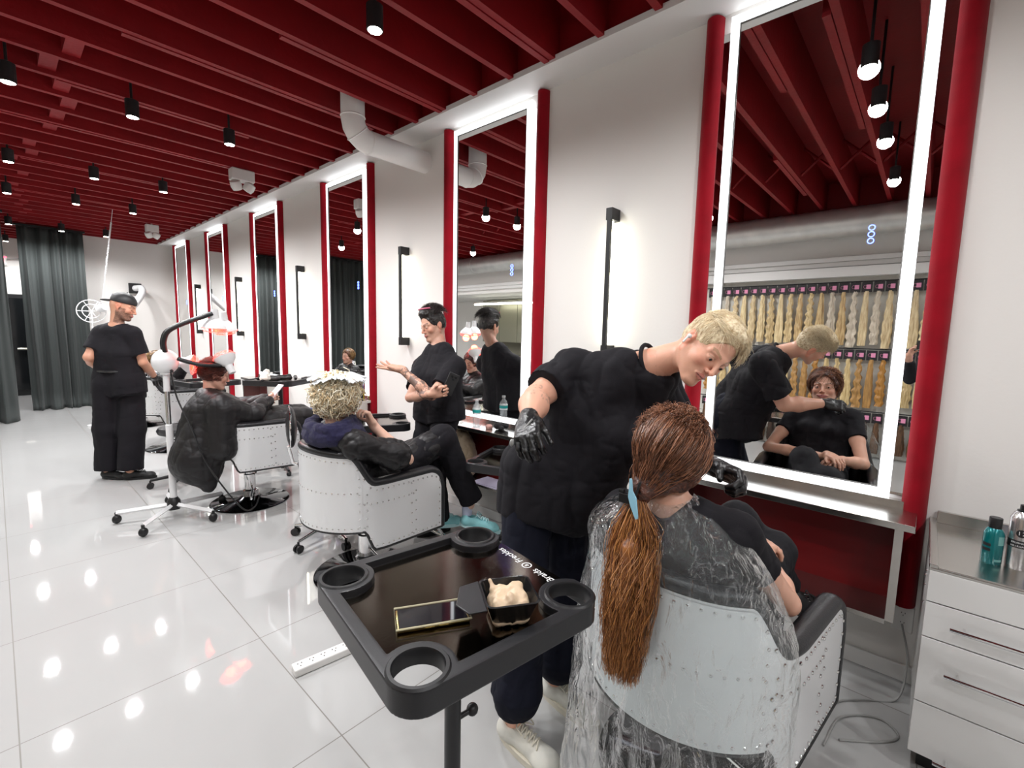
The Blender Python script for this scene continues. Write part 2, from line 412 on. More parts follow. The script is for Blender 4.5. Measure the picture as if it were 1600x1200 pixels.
# ============================================================ curtains
def curtain(name, label, x0, x1, y, zt, folds, amp, seed):
    t = thing(name, label, 'curtain', ((x0+x1)/2, y, 0)); rs = random.Random(seed); ph = rs.random()*6
    nu, nv = int(folds*22), 40; P = []
    for j in range(nv+1):
        v = j/nv; row = []
        for i in range(nu+1):
            u = i/nu; x = (u-.5)*(x1-x0)
            a = 2*pi*folds*(u+.03*sin(9*u+ph)) + .5*sin(5*v+ph)*v
            sh = sin(a)+.35*sin(2.3*a+ph); spread = 1+.25*v*sin(3*u+ph)
            z = zt*(1-v) if v < .975 else zt*(1-.975)*(1-v)/.025
            fl = max(0, (v-.93)/.07)
            row.append((x+.02*v*sin(a*.5), amp*sh*spread*(.75+.35*v)-fl*.10*(1+.5*sin(a*.7)), max(.006, z+.012*sin(a)*fl)))
        P.append(row)
    MB().grid(P).build('cloth', M_curtain, t, solid=.006)
    MB().span((-(x1-x0)/2-.03, -.03, zt), ((x1-x0)/2+.03, .03, zt+.03)).build('rail', M_black, t, smooth=False)
    return t
curtain('curtain', 'long dark grey velvet curtain hanging left of the white end wall', .36, 1.17, 11.35, 3.09, 5, .045, 1)
curtain('curtain', 'dark grey curtain cut by the left edge of the picture', -2.1, .17, 10.25, 3.09, 12, .05, 2)

# ============================================================ mirrors, velvet bolsters, vanities, sconces
CY = [.475, 2.57, 4.72, 6.88, 9.0, 11.13]
ORD = ['nearest', 'second', 'third', 'fourth', 'fifth', 'farthest']
def make_mirror(c, label):
    t = thing('salon_mirror', label, 'mirror', (2.6, c, 0), 0, 'tall lit mirrors along the wall')
    MB().span((-.006, -.455, .83), (-.001, .455, 3.03)).build('backing_mirror', M_mirror, t, smooth=False)
    MB().span((-.030, -.365, .85), (-.012, .365, 3.05)).build('mirror_glass', M_mirror, t, smooth=False)
    mb = MB(); w = .042; a, b, z0, z1, xf = -.402, .402, .815, 3.085, -.0345
    for p, q in (((xf, a, z0), (-.008, a+w, z1)), ((xf, b-w, z0), (-.008, b, z1)), ((xf, a+w, z0), (-.008, b-w, z0+w)), ((xf, a+w, z1-w), (-.008, b-w, z1))): mb.span(p, q)
    mb.build('light_border', M_led, t, smooth=False)
    mb = MB()
    for p, q in (((xf-.001, a+w, z0+w), (-.008, a+w+.004, z1-w)), ((xf-.001, b-w-.004, z0+w), (-.008, b-w, z1-w)), ((xf-.001, a+w, z0+w), (-.008, b-w, z0+w+.004)), ((xf-.001, a+w, z1-w-.004), (-.008, b-w, z1-w))): mb.span(p, q)
    mb.build('inner_frame', M_grey, t, smooth=False)
    mb = MB()
    for k in range(3): mb.tube([(-.0315, -.245+.011*cos(x), 1.985-.028*k+.011*sin(x)) for x in np.linspace(0, 2*pi, 17)[:-1]], .0018, 6, closed=True)
    mb.build('touch_icon', M_blueicon, t)
    return t
def make_bolster(y, z0, label):
    mb = MB(); n = 14; P = []
    for z in np.linspace(z0, 3.115, 40):
        P.append([(2.6-.058*sin(pi*k/n), y+.043*cos(pi*k/n), z) for k in range(n+1)])
    mb.grid(P); mb.add([P[-1][k] for k in range(n+1)], [tuple(range(n+1))]); mb.add([P[0][k] for k in range(n+1)], [tuple(range(n+1))[::-1]])
    o = mb.build('wall_bolster', M_velvet, smooth=True)
    return tag(o, label, 'wall panel', 'red velvet bolsters beside the mirrors')
def make_vanity(c, label):
    t = thing('vanity_shelf', label, 'shelf', (2.6, c, 0), 0, 'steel vanity shelves under the mirrors')
    MB().span((-.25, -.50, .752), (0, .50, .78)).build('worktop', M_steel, t, smooth=False, bevel=.002)
    MB().span((-.035, -.455, .78), (-.0005, .455, .813)).build('backsplash', M_steel, t, smooth=False)
    for s in (-1, 1): MB().span((-.24, s*.452-.014, .36), (-.0005, s*.452+.014, .752)).build('side_panel', M_steel, t, smooth=False)
    MB().span((-.24, -.438, .345), (-.0005, .438, .365)).build('bottom_shelf', M_steel, t, smooth=False)
    MB().span((-.02, -.438, .365), (-.0008, .438, .752)).build('back_panel', M_redpanel, t, smooth=False)
    return t
def make_sconce(y, label):
    t = thing('wall_sconce', label, 'wall lamp', (2.6, y, 0), 0, 'black bar sconces between the mirrors')
    z0, z1 = (1.37, 2.25)
    MB().span((-.095, -.013, z0), (-.075, .013, z1)).build('spine', M_matteblack, t, smooth=False)
    for z in (z0+.03, z1-.03): MB().span((-.094, -.022, z-.035), (-.0005, .022, z+.035)).build('mount_block', M_matteblack, t, smooth=False, bevel=.002)
    MB().cyl((-.058, 0, z0+.07), (-.058, 0, z1-.07), .012).build('light_tube', M_ledwarm, t)
    return t
for i, c in enumerate(CY):
    make_mirror(c, {0: 'nearest and largest mirror in the picture, showing the seated client smiling', 1: 'white lit mirror behind the dark-haired man holding a phone', 2: 'third lit mirror from the camera, reflecting a foiled client and grey curtain', 3: 'fourth lit mirror from the camera, filled with the grey curtain', 4: 'fifth lit mirror from the camera, behind the red heat lamps', 5: 'farthest and smallest lit mirror beside the end wall'}[i])
    make_bolster(c-.488, .355, f'red velvet bolster on the right side of the {ORD[i]} mirror'+(' from the camera' if 0 < i < 5 else ''))
    make_bolster(c+.488, .355, f'red velvet bolster on the left side of the {ORD[i]} mirror'+(' from the camera' if 0 < i < 5 else ''))
    make_vanity(c, {0: 'steel shelf with empty red box below the nearest mirror', 1: 'steel shelf with a water bottle and an open box holding papers', 2: 'steel shelf crowded with coloured bottles beyond the second chair', 3: 'steel shelf of the fourth mirror, half hidden by a black tray', 4: 'steel shelf under the fifth mirror with small bottles', 5: 'farthest steel shelf by the end wall'}[i])
for i in range(5):
    make_sconce((CY[i]+CY[i+1])/2 + (-.03 if i == 0 else 0), {0: 'tallest-looking sconce, above the blond stylist', 1: 'black sconce right above the dark-haired man with the phone', 2: 'third black sconce from the camera, over the blond client with foils', 3: 'small black sconce seen right of the red heat lamps', 4: 'smallest and farthest black sconce'}[i])

# ============================================================ ceiling lamps
ROWS = [(.38, (1.84, 1.26, .60, -.55)), (2.2, (1.375, .78, .19, -.9)), (4.42, (1.40, .775, .165, -1.0)), (6.55, (1.38, .80, .20, -1.0)), (8.12, (1.36, .80, .212, -1.0)), (10.65, (1.40, .85, .265)), (12.9, (.262, .85)), (-1.4, (1.4, .2, -1.0))]  # far left lamps after the first row and the rear row are added for lighting
lens_proto = None
def ceiling_lamp(x, y, label, grp):
    t = thing('ceiling_spotlight', label, 'ceiling lamp', (x, y, 2.985), 0, grp)
    MB().lathe([(.038, 0), (.041, .002), (.041, .115), (.03, .12), (.008, .125), (.008, .515)], (0, 0, 0), 24).build('can', M_matteblack, t)
    MB().lathe([(0, -.002), (.034, -.001), (.035, .004)], (0, 0, 0), 24).build('lens', M_spotglow, t)
    return t
DESC = {(0, 0): 'black ceiling spotlight above the nearest mirror, seen in its reflection', (1, 0): 'largest and brightest black ceiling spotlight near the top of the picture', (2, 0): 'black ceiling spotlight left of the white elbow duct', (2, 1): 'black ceiling spotlight in the middle of the nearest row of three', (2, 2): 'large black ceiling spotlight cut by the left edge', }
names = ['nearest', 'second', 'third', 'fourth', 'fifth', 'sixth', 'passage', 'added rear']
cols = ['right end', 'middle', 'left', 'far left']
for i, (y, xs) in enumerate(ROWS):
    for j, x in enumerate(xs):
        lb = DESC.get((i, j), f'black ceiling spotlight, {cols[j]} of the {names[i]} row of lamps')
        ceiling_lamp(x, y, lb, 'black ceiling spotlights')
        ld = bpy.data.lights.new('spot_light', 'SPOT'); ld.energy = SPOT_W*{0: .32, 1: 1.05, 2: 1.2, 3: 1.35, 4: 1.3, 5: 1.5, 6: 1.5, 7: 1.0}[i]; ld.spot_size = radians(169); ld.spot_blend = .62; ld.shadow_soft_size = .05; ld.color = (.98, .985, 1)
        lo = bpy.data.objects.new('spot_light', ld); COL.objects.link(lo); lo.location = (x, y, 2.975)
# kitchen strip and rack light (real fittings seen in the mirrors)
t = thing('strip_lamp', 'long white strip lamp hanging in the kitchen, seen in the second mirror', 'lamp', (-3.2, 0, 2.2))
for y in (4.8, 8.4): MB().cyl((0, y, .04), (0, y, .165), .005, n=8).build('hanging_rod', M_white, t)
MB().cyl((0, 4.4, 0), (0, 8.8, 0), .02).build('tube', M_ledwarm, t); MB().span((-.03, 4.4, .02), (.03, 8.8, .05)).build('housing', M_white, t, smooth=False)

# ============================================================ ducts and ceiling gear
mb = MB(); 
path = [(2.62, 3.385, 2.945), (2.05, 3.385, 2.945)]
for a in np.linspace(0, pi/2, 5): path.append((2.05-.13*sin(a)-.0, 3.385, 2.945+.13*(1-cos(a))))
path += [(1.92, 3.385, 3.2), (1.92, 3.385, 3.5)]
mb.tube(path, .087, 28)
for p, d in (((2.05, 3.385, 2.945), (1, 0, 0)), ((1.955, 3.385, 2.985), (-1, 0, 1)), ((1.92, 3.385, 3.09), (0, 0, 1))): mb.lathe([(.088, -.006), (.092, 0), (.088, .006)], p, 28, d)
tag(mb.build('elbow_duct', M_ductwhite), 'white elbow duct from the wall up into the red ceiling', 'duct')
mb = MB(); rr = .175; N = 260; pts = []; rs = []
ys = np.linspace(-3, 9.5, N)
mb.tube([(-2.04, y, 2.95) for y in ys], [rr+(.006 if k % 6 == 0 else 0) for k in range(N)], 28)
for y in (-.2, 2.4, 5.0, 7.6): mb.lathe([(rr, -.03), (rr+.012, -.028), (rr+.012, .028), (rr, .03)], (-2.04, y, 2.95), 28, (0, 1, 0))
tag(mb.build('spiral_duct', M_galv), 'long galvanised spiral duct seen in the mirrors', 'duct')
def emergency_light(x, y, label, sc=1):
    t = thing('emergency_light', label, 'ceiling lamp', (x, y, 3.0))
    MB().span((-.11*sc, -.06*sc, .02), (.11*sc, .06*sc, .14)).build('housing', M_plasticw, t, bevel=.012)
    for s in (-1, 1):
        MB().lathe([(0, -.07), (.045, -.066), (.055, -.03), (.05, .02), (.02, .035)], (s*.07*sc, -.02, -.01), 20, (s*.5, -.4, 1)).build('lamp_head', M_plasticw, t)
    MB().cyl((0, 0, .14), (0, 0, .5), .012).build('stem', M_plasticw, t)
    return t
emergency_light(1.86, 5.55, 'white twin-head emergency light hanging below the red joists')
emergency_light(1.86, 9.7, 'smaller white ceiling fixture far back near the end wall', .8)

# ============================================================ power strip, outlets, cords
t = thing('power_strip', 'long white power strip lying on the floor tiles', 'power strip', (.77, 1.93, 0), radians(-7.5))
MB().prism([(0, -.03), (.62, -.03), (.62, .03), (0, .03)], 0, .035).build('housing', M_plasticw, t, smooth=False, bevel=.006)
for k in range(12):
    x = .03+.05*k; mb = MB().span((x-.016, -.016, .035), (x+.016, .016, .0354)); mb.m = 1
    for dx, dy in ((-.008, .008), (.008, .008), (0, -.009)): mb.span((x+dx-.0025, dy-.003, .0352), (x+dx+.0025, dy+.003, .0358))
    mb.build('socket', [M_plasticw, M_black], t, smooth=False)
t = thing('wall_outlet', 'white socket plate at the foot of the nearest red bolster', 'outlet', (2.6, -.02, .285))
MB().span((-.007, -.036, -.058), (0, .036, .058)).build('plate', M_plasticw, t, bevel=.003)
for z in (-.022, .022):
    mb = MB().span((-.0074, -.014, z-.016), (-.0066, .014, z+.016)); mb.m = 1
    for dy, dz in ((-.006, .004), (.006, .004), (0, -.007)): mb.span((-.0078, dy-.0012, z+dz-.003), (-.0068, dy+.0012, z+dz+.003))
    mb.build('socket', [M_plasticw, M_black], t, smooth=False)
def spline(pts, n=12):
    P = [np.array(p, float) for p in pts]; P = [2*P[0]-P[1]]+P+[2*P[-1]-P[-2]]; out = []
    for i in range(1, len(P)-2):
        for t in np.linspace(0, 1, n, endpoint=False):
            a, b, c, d = P[i-1:i+3]
            out.append(.5*((2*b)+(-a+c)*t+(2*a-5*b+4*c-d)*t*t+(-a+3*b-3*c+d)*t**3))
    out.append(P[-2]); return out
M_cord = mat('grey_cord', '9A9A98', .5)
o = MB().tube(spline([(2.59, -.02, .26), (2.5, -.05, .15), (2.42, -.03, .01), (2.32, .08, .006), (2.22, .16, .006), (2.0, .2, .006)]), .004, 8).build('floor_cable', M_cord)
tag(o, 'grey braided cord from the wall socket to the floor', 'cord')
o = MB().tube(spline([(1.95, .16, .006), (2.15, .13, .006), (2.25, .02, .006), (2.2, -.045, .006), (2.12, .0, .006), (2.02, .12, .006)]), .004, 8).build('floor_cable', M_cord)
tag(o, 'loop of grey cord lying on the floor behind the nearest chair', 'cord')

# ============================================================ drawer counter at the right edge
t = thing('drawer_cabinet', 'steel-fronted drawer counter at the right edge carrying spray cans', 'cabinet', (2.05, -.066, 0))
MB().span((.004, -1.2, .08), (.54, -.004, .745)).build('body', M_steel2, t, smooth=False)
MB().span((.05, -1.18, 0), (.52, -.03, .08)).build('plinth', M_black, t, smooth=False)
MB().span((-.015, -1.2, .742), (.545, 0, .752)).build('countertop', M_steel, t, smooth=False, bevel=.002)
mb = MB(); mb.span((-.015, -.022, .752), (.545, 0, .765)); mb.span((-.015, -1.2, .752), (.0, -.022, .757)); mb.span((.525, -1.2, .752), (.545, -.022, .80))
mb.build('raised_rim', M_steel, t, smooth=False, bevel=.002)
zs = [(.637, .742), (.512, .633), (.277, .508), (.085, .273)]
for k, (a, b) in enumerate(zs):
    for y0, y1 in ((-.60, -.002), (-1.2, -.604)):
        dr = MB().span((-.016, y0, a), (.004, y1, b)).build('drawer', M_steel2, t, smooth=False, bevel=.0015)
        if k:
            zc = {1: .575, 2: .412, 3: .10}[k]+.0; L0, L1 = y0+.06, y1-.063
            mb = MB(); mb.cyl((-.048, L0, zc), (-.048, L1, zc), .0075, n=12)
            for yy in (L0+.035, L1-.035): mb.cyl((-.048, yy, zc), (-.016, yy, zc), .004, n=10)
            mb.build('handle', M_chrome, dr)
for x, z in ((.06, .71), (.1, .68), (.06, .66), (.05, .6)): MB().ball((x, .001, z), .004, 10, 6).build('rivet', M_chrome, t)
def can(name, label, c, r, h, body, capm, extra=None, caph=.03, shoulder=.02):
    t = thing(name, label, 'bottle', c)
    MB().lathe([(0, 0), (r*.95, 0), (r, .004), (r, h-shoulder), (r*.75, h-shoulder*.25), (r*.55, h)], (0, 0, 0), 28).build('body', body, t)
    if capm: MB().lathe([(r*.62, h-.004), (r*.64, h), (r*.64, h+caph-.002), (r*.6, h+caph), (0, h+caph)], (0, 0, 0), 24).build('cap', capm, t)
    return t
M_teal = mat('teal_bottle', (.0, .16, .17), .2, .3, coat=.5)
M_alu = mat('aluminium_can', (.6, .6, .6), .25, .9)
M_labelw = mat('label_print', 'E8E8E8', .5)
def curved_text(body, size, r, z, phi, mt, parent):
    """letters set one by one round a can"""
    w = size*.62; n = len(body)
    for k, ch in enumerate(body):
        if ch == ' ': continue
        a = phi+(k-(n-1)/2)*w/r
        x, y = r*cos(a), r*sin(a); Rm = Matrix(((-sin(a), 0, cos(a)), (cos(a), 0, sin(a)), (0, 1, 0)))
        text_obj('lettering', ch, size, mt, parent, (x, y, z), Rm, .0002)
def band(r, z0, z1, a0, a1, n=14):
    mb = MB(); mb.grid([[(r*cos(a), r*sin(a), z) for a in np.linspace(a0, a1, n)] for z in (z0, z1)]); return mb
phi0 = math.atan2(.24, -2.27)
t = can('spray_bottle', 'teal bottle with a black cap on the steel counter', (2.235, -.222, .752), .0265, .125, M_teal, M_black, caph=.034)
band(.0268, .062, .072, phi0-1.1, phi0-.15).build('label_band', M_black, t); band(.0268, .045, .055, phi0-1.1, phi0-.15).build('label_band', M_black, t)
band(.0268, .07, .10, phi0+.5, phi0+1.2).build('label_panel', mat('pale_print', (.2, .45, .42), .4), t)
band(.0268, .012, .02, phi0+.3, phi0+1.1).build('label_panel', MATS['pale_print'], t)
t = can('spray_can', 'silver hairspray can with a black band on the steel counter', (2.245, -.285, .752), .031, .195, M_alu, None, shoulder=.025)
MB().lathe([(.018, .193), (.018, .198), (.012, .2), (.012, .216), (0, .217)], (0, 0, 0), 20).build('nozzle', M_black, t)
band(.0313, .075, .10, phi0-1.3, phi0+1.3).build('label_band', M_black, t)
mb = MB(); mb.grid([[(.0315*cos(phi0+q*.42*cos(a)), .0315*sin(phi0+q*.42*cos(a)), .125+q*.013*sin(a)) for a in np.linspace(0, 2*pi, 25)] for q in (.02, 1)])
mb.build('number_badge', M_black, t)
curved_text('12', .018, .0320, .125, phi0, M_labelw, t)
curved_text('BRUSHABLE', .0085, .0317, .0925, phi0, M_labelw, t); curved_text('HAIRSPRAY', .0085, .0317, .081, phi0, M_labelw, t)
can('spray_can', 'blue can mostly cut by the right edge on the steel counter', (2.235, -.352, .752), .03, .17, mat('blue_can', (.02, .05, .4), .25, .4), M_black)

# ============================================================ hair extensions rack on the wall opposite (seen in the nearest mirror)
M_card = mat('black_card', (.015, .012, .014), .5)
M_pinklabel = mat('pink_label', (.75, .28, .45), .5)
M_slat = mat('slatwall', 'CFCCC4', .5)
t = thing('display_rack', 'white slatted display rack for hair extensions on the far wall', 'rack', (-2.3, .95, 0))
MB().span((.0, -2.2, .02), (.03, 2.25, 2.30)).build('back_board', M_slat, t, smooth=False)
mb = MB()
for z in (2.235, 1.39, .60): mb.cyl((.09, -2.15, z), (.09, 2.2, z), .008, n=8); [mb.cyl((.03, y, z), (.09, y, z), .006, n=8) for y in np.linspace(-2.1, 2.1, 12)]
mb.build('rail', M_matteblack, t)
MB().span((.0, -2.2, 2.30), (.16, 2.25, 2.42)).build('light_pelmet', M_white, t, smooth=False)
hcols = [('9c7a4c', 'd8bd8a', 'honey blond'), ('b59a72', 'e6d3a8', 'pale blond'), ('a58a5e', 'e0c896', 'golden blond'), ('a89a88', 'd9cdb8', 'ash blond'), ('c2a679', 'eedcae', 'creamy blond')]
lcols = [('a58a5a', 'd8c190', 'golden'), ('b39763', 'e0ca98', 'wheat'), ('8a6638', 'b98d50', 'caramel'), ('8f6226', 'b98338', 'copper brown')]
dcols = [('3a281a', '6a4a30', 'chestnut'), ('201610', '3e2a1c', 'dark brown'), ('503c28', '7a5c3c', 'mid brown')]
HM = {}
def hm(c1, c2):
    if (c1, c2) not in HM: HM[(c1, c2)] = hair_mat('extension_hair', c1, c2, .45, False, 60, (1, 1, .12))
    return HM[(c1, c2)]
def extension(y, ztop, length, mt, wave, label, grp, seed):
    t = thing('hair_extension', label, 'hair extension', (-2.2, y, ztop), 0, grp); rs = random.Random(seed)
    MB().span((-.006, -.053, -.125), (.006, .053, .0)).build('header_card', M_card, t, smooth=False)
    mb = MB(); mb.span((.0065, -.036, -.088), (.0085, .008, -.034)); mb.tube([(.0075, .020+.016*cos(a), -.06+.020*sin(a)) for a in np.linspace(0, 2*pi, 13)[:-1]], .0016, 5, closed=True)
    mb.build('printed_emblem', M_pinklabel, t, smooth=False)
    P = []; n = 22; m = 46; wv = rs.uniform(28, 44)
    for j in range(m+1):
        v = j/m; z = -.115-v*length; w = .020+.025*min(1, v*1.5)*(1-.25*max(0, v-.8)/.2); row = []
        for k in range(n):
            a = 2*pi*k/n; g = 1+.16*sin(3*a+seed)+.12*sin(5*a+2*seed+v*4)
            ox = wave*.0065*sin(v*wv+seed)+wave*.0025*sin(v*wv*1.7+a*2)
            row.append((.55*w*cos(a)*g+ox*.4, w*sin(a)*g+ox, z))
        P.append(row)
    mb = MB(); mb.grid(P, True); mb.add(P[-1], [tuple(range(n))]); mb.build('hair', mt, t)
    return t
seed = 0
for row, (zt, ln) in enumerate(((2.225, .69), (1.375, .60), (.585, .42))):
    ny = 26
    for k in range(ny):
        y = -.42+.118*k; seed += 1; r = random.Random(seed*13)
        pal = hcols if row == 0 else (lcols if row == 1 else dcols)
        if row == 1 and k < 4: pal = dcols
        c1, c2, nm = pal[(k*7+k//3) % len(pal)]
        wv = [1.0, .2, 1.4, .6][(k*5+row) % 4] if row < 2 else .2
        rown = ['top', 'middle', 'bottom'][row]
        extension(y, zt, ln+r.uniform(-.04, .02), hm(c1, c2), wv, f'{nm} {"wavy" if wv > .9 else "straight"} hair extension, number {ny-k} from the left in the {rown} row', f'hair extensions hanging in the {rown} row', seed)

# ============================================================ kitchen fittings seen in the second mirror
t = thing('kitchen_cabinet', 'run of tall olive steel cupboards in the kitchen seen by mirror', 'cabinet', (-4.14, 0, 0))
for k in range(9):
    y0 = 3.5+.62*k
    MB().span((0, y0, 1.25), (.38, y0+.61, 2.34)).build('door', M_olive, t, smooth=False, bevel=.003)
MB().span((0, 3.5, .0), (.62, 9.08, .88)).build('base_unit', M_olive, t, smooth=False)
MB().span((0, 3.5, .88), (.64, 9.08, .92)).build('worktop', M_steel, t, smooth=False)
MB().span((-.0, 3.5, .92), (.02, 9.08, 1.25)).build('splashback', M_olive, t, smooth=False)
# ============================================================ barrel chairs
M_shell = mat('riveted_aluminium', (.80, .81, .82), .38, .35, bump=(25, .03), stretch=(1, 1, 1))
M_rivet = mat('rivet_steel', (.8, .8, .8), .15, 1)
M_discb = mat('dark_chrome', (.05, .05, .055), .08, 1)
def sm(a, b, x):
    t = min(1, max(0, (x-a)/(b-a))); return t*t*(3-2*t)
Rr, XF = .335, .335           # shell radius, front reach
LARC, LST = Rr*pi, XF+.03
def shell_xy(s, off=0):
    """s in -1..1 from the right front edge round the back to the left front edge"""
    tot = LARC/2+LST; d = abs(s)*tot; R = Rr+off; sg = 1 if s >= 0 else -1
    if d < LARC/2: a = d/Rr; return V(-.03-R*cos(a), sg*R*sin(a), 0), V(-cos(a), sg*sin(a), 0)
    return V(-.03+(d-LARC/2), sg*R, 0), V(0, sg, 0)
TOT = LARC/2+LST
def ztop(s):
    d = abs(s)*TOT; z = .84-.16*sm(.29, .43, d)-.015*sm(0, .3, d)
    e = TOT-d                       # rounded front corner
    if e < .10: z -= .10-math.sqrt(max(0, .10**2-(.10-e)**2))
    return z
def zbot(s):
    d = abs(s)*TOT; return .40-.11*sm(.37, .43, d)
def make_chair(label, group, dz=0, raised_seat=True):
    t = thing('salon_chair', label, 'salon chair', (0, 0, 0), 0, group)
    n = 120; S = [-1+2*i/n for i in range(n+1)]
    def wall(o0, o1, zt, zb, nm, m, bev=0):
        P = []
        for s in S:
            pa, _ = shell_xy(s, o0); pb, _ = shell_xy(s, o1); a, b = zt(s)+dz, zb(s)+dz
            P.append([pa+V(0, 0, b), pa+V(0, 0, (a+b)/2), pa+V(0, 0, a), pb+V(0, 0, a), pb+V(0, 0, (a+b)/2), pb+V(0, 0, b)])
        mb = MB(); mb.grid(P, True); mb.add(P[0], [(0, 1, 2, 3, 4, 5)]); mb.add(P[-1], [(5, 4, 3, 2, 1, 0)]); return mb
    mb = wall(.0, -.012, lambda s: ztop(s)-.012, zbot, 'shell', M_shell)
    # raised back plate, overlapping the side sheets
    P = []
    for i in range(41):
        s = (-.36+.72*i/40)/TOT*1.0; d = abs(s)*TOT; rc = max(0, d-(.36-.06)); dz_ = .06-math.sqrt(max(0, .06**2-rc**2))
        p, _ = shell_xy(s, .0025); a, b = ztop(s)-.02+dz-dz_*.0, zbot(s)+.004+dz
        P.append([p+V(0, 0, b), p+V(0, 0, (a+b)/2), p+V(0, 0, a-dz_)])
    mb.grid(P)
    # rivets (kept in the shell's own sheet metal as one fine pattern)
    rv = mb; rv.m = 1
    def riv(s, z):
        p, nn = shell_xy(s, .001); rv.lathe([(.0062, 0), (.0048, .003), (0, .0042)], p+V(0, 0, z+dz), 8, nn)
    for i in range(-26, 27):
        s = i/26.5; d = abs(s)*TOT
        if TOT-d > .03:
            zt_, zb_ = ztop(s)-.035, zbot(s)+.022
            riv(s, zt_); riv(s, zb_)
            if abs(i) < 21: riv(s, .62 if d < .35 else .555)
    for sg in (-1, 1):
        for d in (.345, .385):
            s = sg*d/TOT
            for z in np.arange(.43, ztop(s)-.05, .045): riv(s, z)
        for d in (.66,):
            for z in np.arange(.32, .64, .06): riv(sg*d/TOT, z)
            for z in np.arange(.33, .6, .06): riv(sg*(d+.03)/TOT, z)
        for z in np.arange(.32, .60, .045): riv(sg*(TOT-.025)/TOT, z)
    mb.build('outer_shell', [M_shell, M_rivet], t)
    wall(-.013, -.055, lambda s: ztop(s)-.02, lambda s: zbot(s)+.03, 'lining', M_leather).build('inner_lining', M_leather, t)
    pts = [shell_xy(s, -.028)[0]+V(0, 0, ztop(s)+dz) for s in S]
    e0 = [shell_xy(-1, -.028)[0]+V(.004, 0, z+dz) for z in np.linspace(.29, .55, 8)]; e1 = [shell_xy(1, -.028)[0]+V(.004, 0, z+dz) for z in np.linspace(.29, .55, 8)]
    MB().tube(e0+pts+e1[::-1], .034, 14, sq=(1, .75)).build('padded_rim', M_leather, t)
    pts = [shell_xy(s, -.003)[0]+V(0, 0, zbot(s)+dz) for s in S]; MB().tube(pts, .008, 8).build('lower_edging', M_black, t)
    # seat and back cushions
    out = [shell_xy(s, -.06)[0][:2] for s in np.linspace(-.93, .93, 50)]
    MB().prism(out, .40+dz, .50+dz).build('seat', M_leather, t, bevel=.025)
    mb = MB()
    for i in range(-6, 7):
        s = i*.062/TOT*1.0; p, nn = shell_xy(s, -.085); mb.tube([p+V(0, 0, .50+dz), p+V(0, 0, .66+dz), p+V(0, 0, .80+dz)], [.03, .036, .03], 10)
    mb.build('back_cushion', M_leather, t)
    # underframe, pump, disc base, foot rest
    MB().span((-.2, -.2, .37+dz), (.2, .2, .405+dz)).build('underframe', M_black, t, bevel=.01)
    MB().lathe([(.0, .02), (.06, .022), (.062, .10), (.045, .11), (.045, .24), (.03, .245), (.03, .37+dz)], (0, 0, 0), 28).build('pump_column', M_chrome, t)
    MB().lathe([(.30, 0), (.305, .006), (.29, .014), (.1, .03), (.07, .05), (0, .05)], (0, 0, 0), 56).build('disc_base', M_discb, t)
    MB().tube([V(0, -.05, .16), V(-.02, -.2, .15), V(-.05, -.30, .13), V(-.06, -.36, .13)], .008, 8).build('pump_lever', M_chrome, t)
    mb = MB()
    for s in (-1, 1): mb.tube([V(.18, s*.1, .37+dz), V(.38, s*.12, .30+dz), V(.5, s*.12, .13), V(.52, s*.12, .10)], .011, 10)
    mb.tube([V(.52, -.19, .10), V(.52, .19, .10)], .014, 10); mb.build('foot_rest', M_chrome, t)
    return t
CHG = 'riveted aluminium barrel chairs'
ch = make_chair('riveted aluminium barrel chair nearest the camera, under the clear plastic cape', CHG); ch.location = (1.52, .50, 0); ch.rotation_euler = (0, 0, radians(-7))
ch2 = make_chair('riveted barrel chair holding the client with blond hair and foils', CHG); ch2.location = (1.46, 2.50, 0)
ch3 = make_chair('riveted barrel chair under the red heat lamps, half covered by a cape', CHG, .06); ch3.location = (1.40, 4.28, 0); ch3.rotation_euler = (0, 0, radians(-8))
ch4 = dup(ch3, (1.42, 6.85, 0), radians(-4), 'riveted barrel chair in front of the man in the cap', CHG)
dup(ch2, (1.42, 8.75, 0), radians(6), 'riveted barrel chair farthest back, mostly hidden behind the others', CHG)

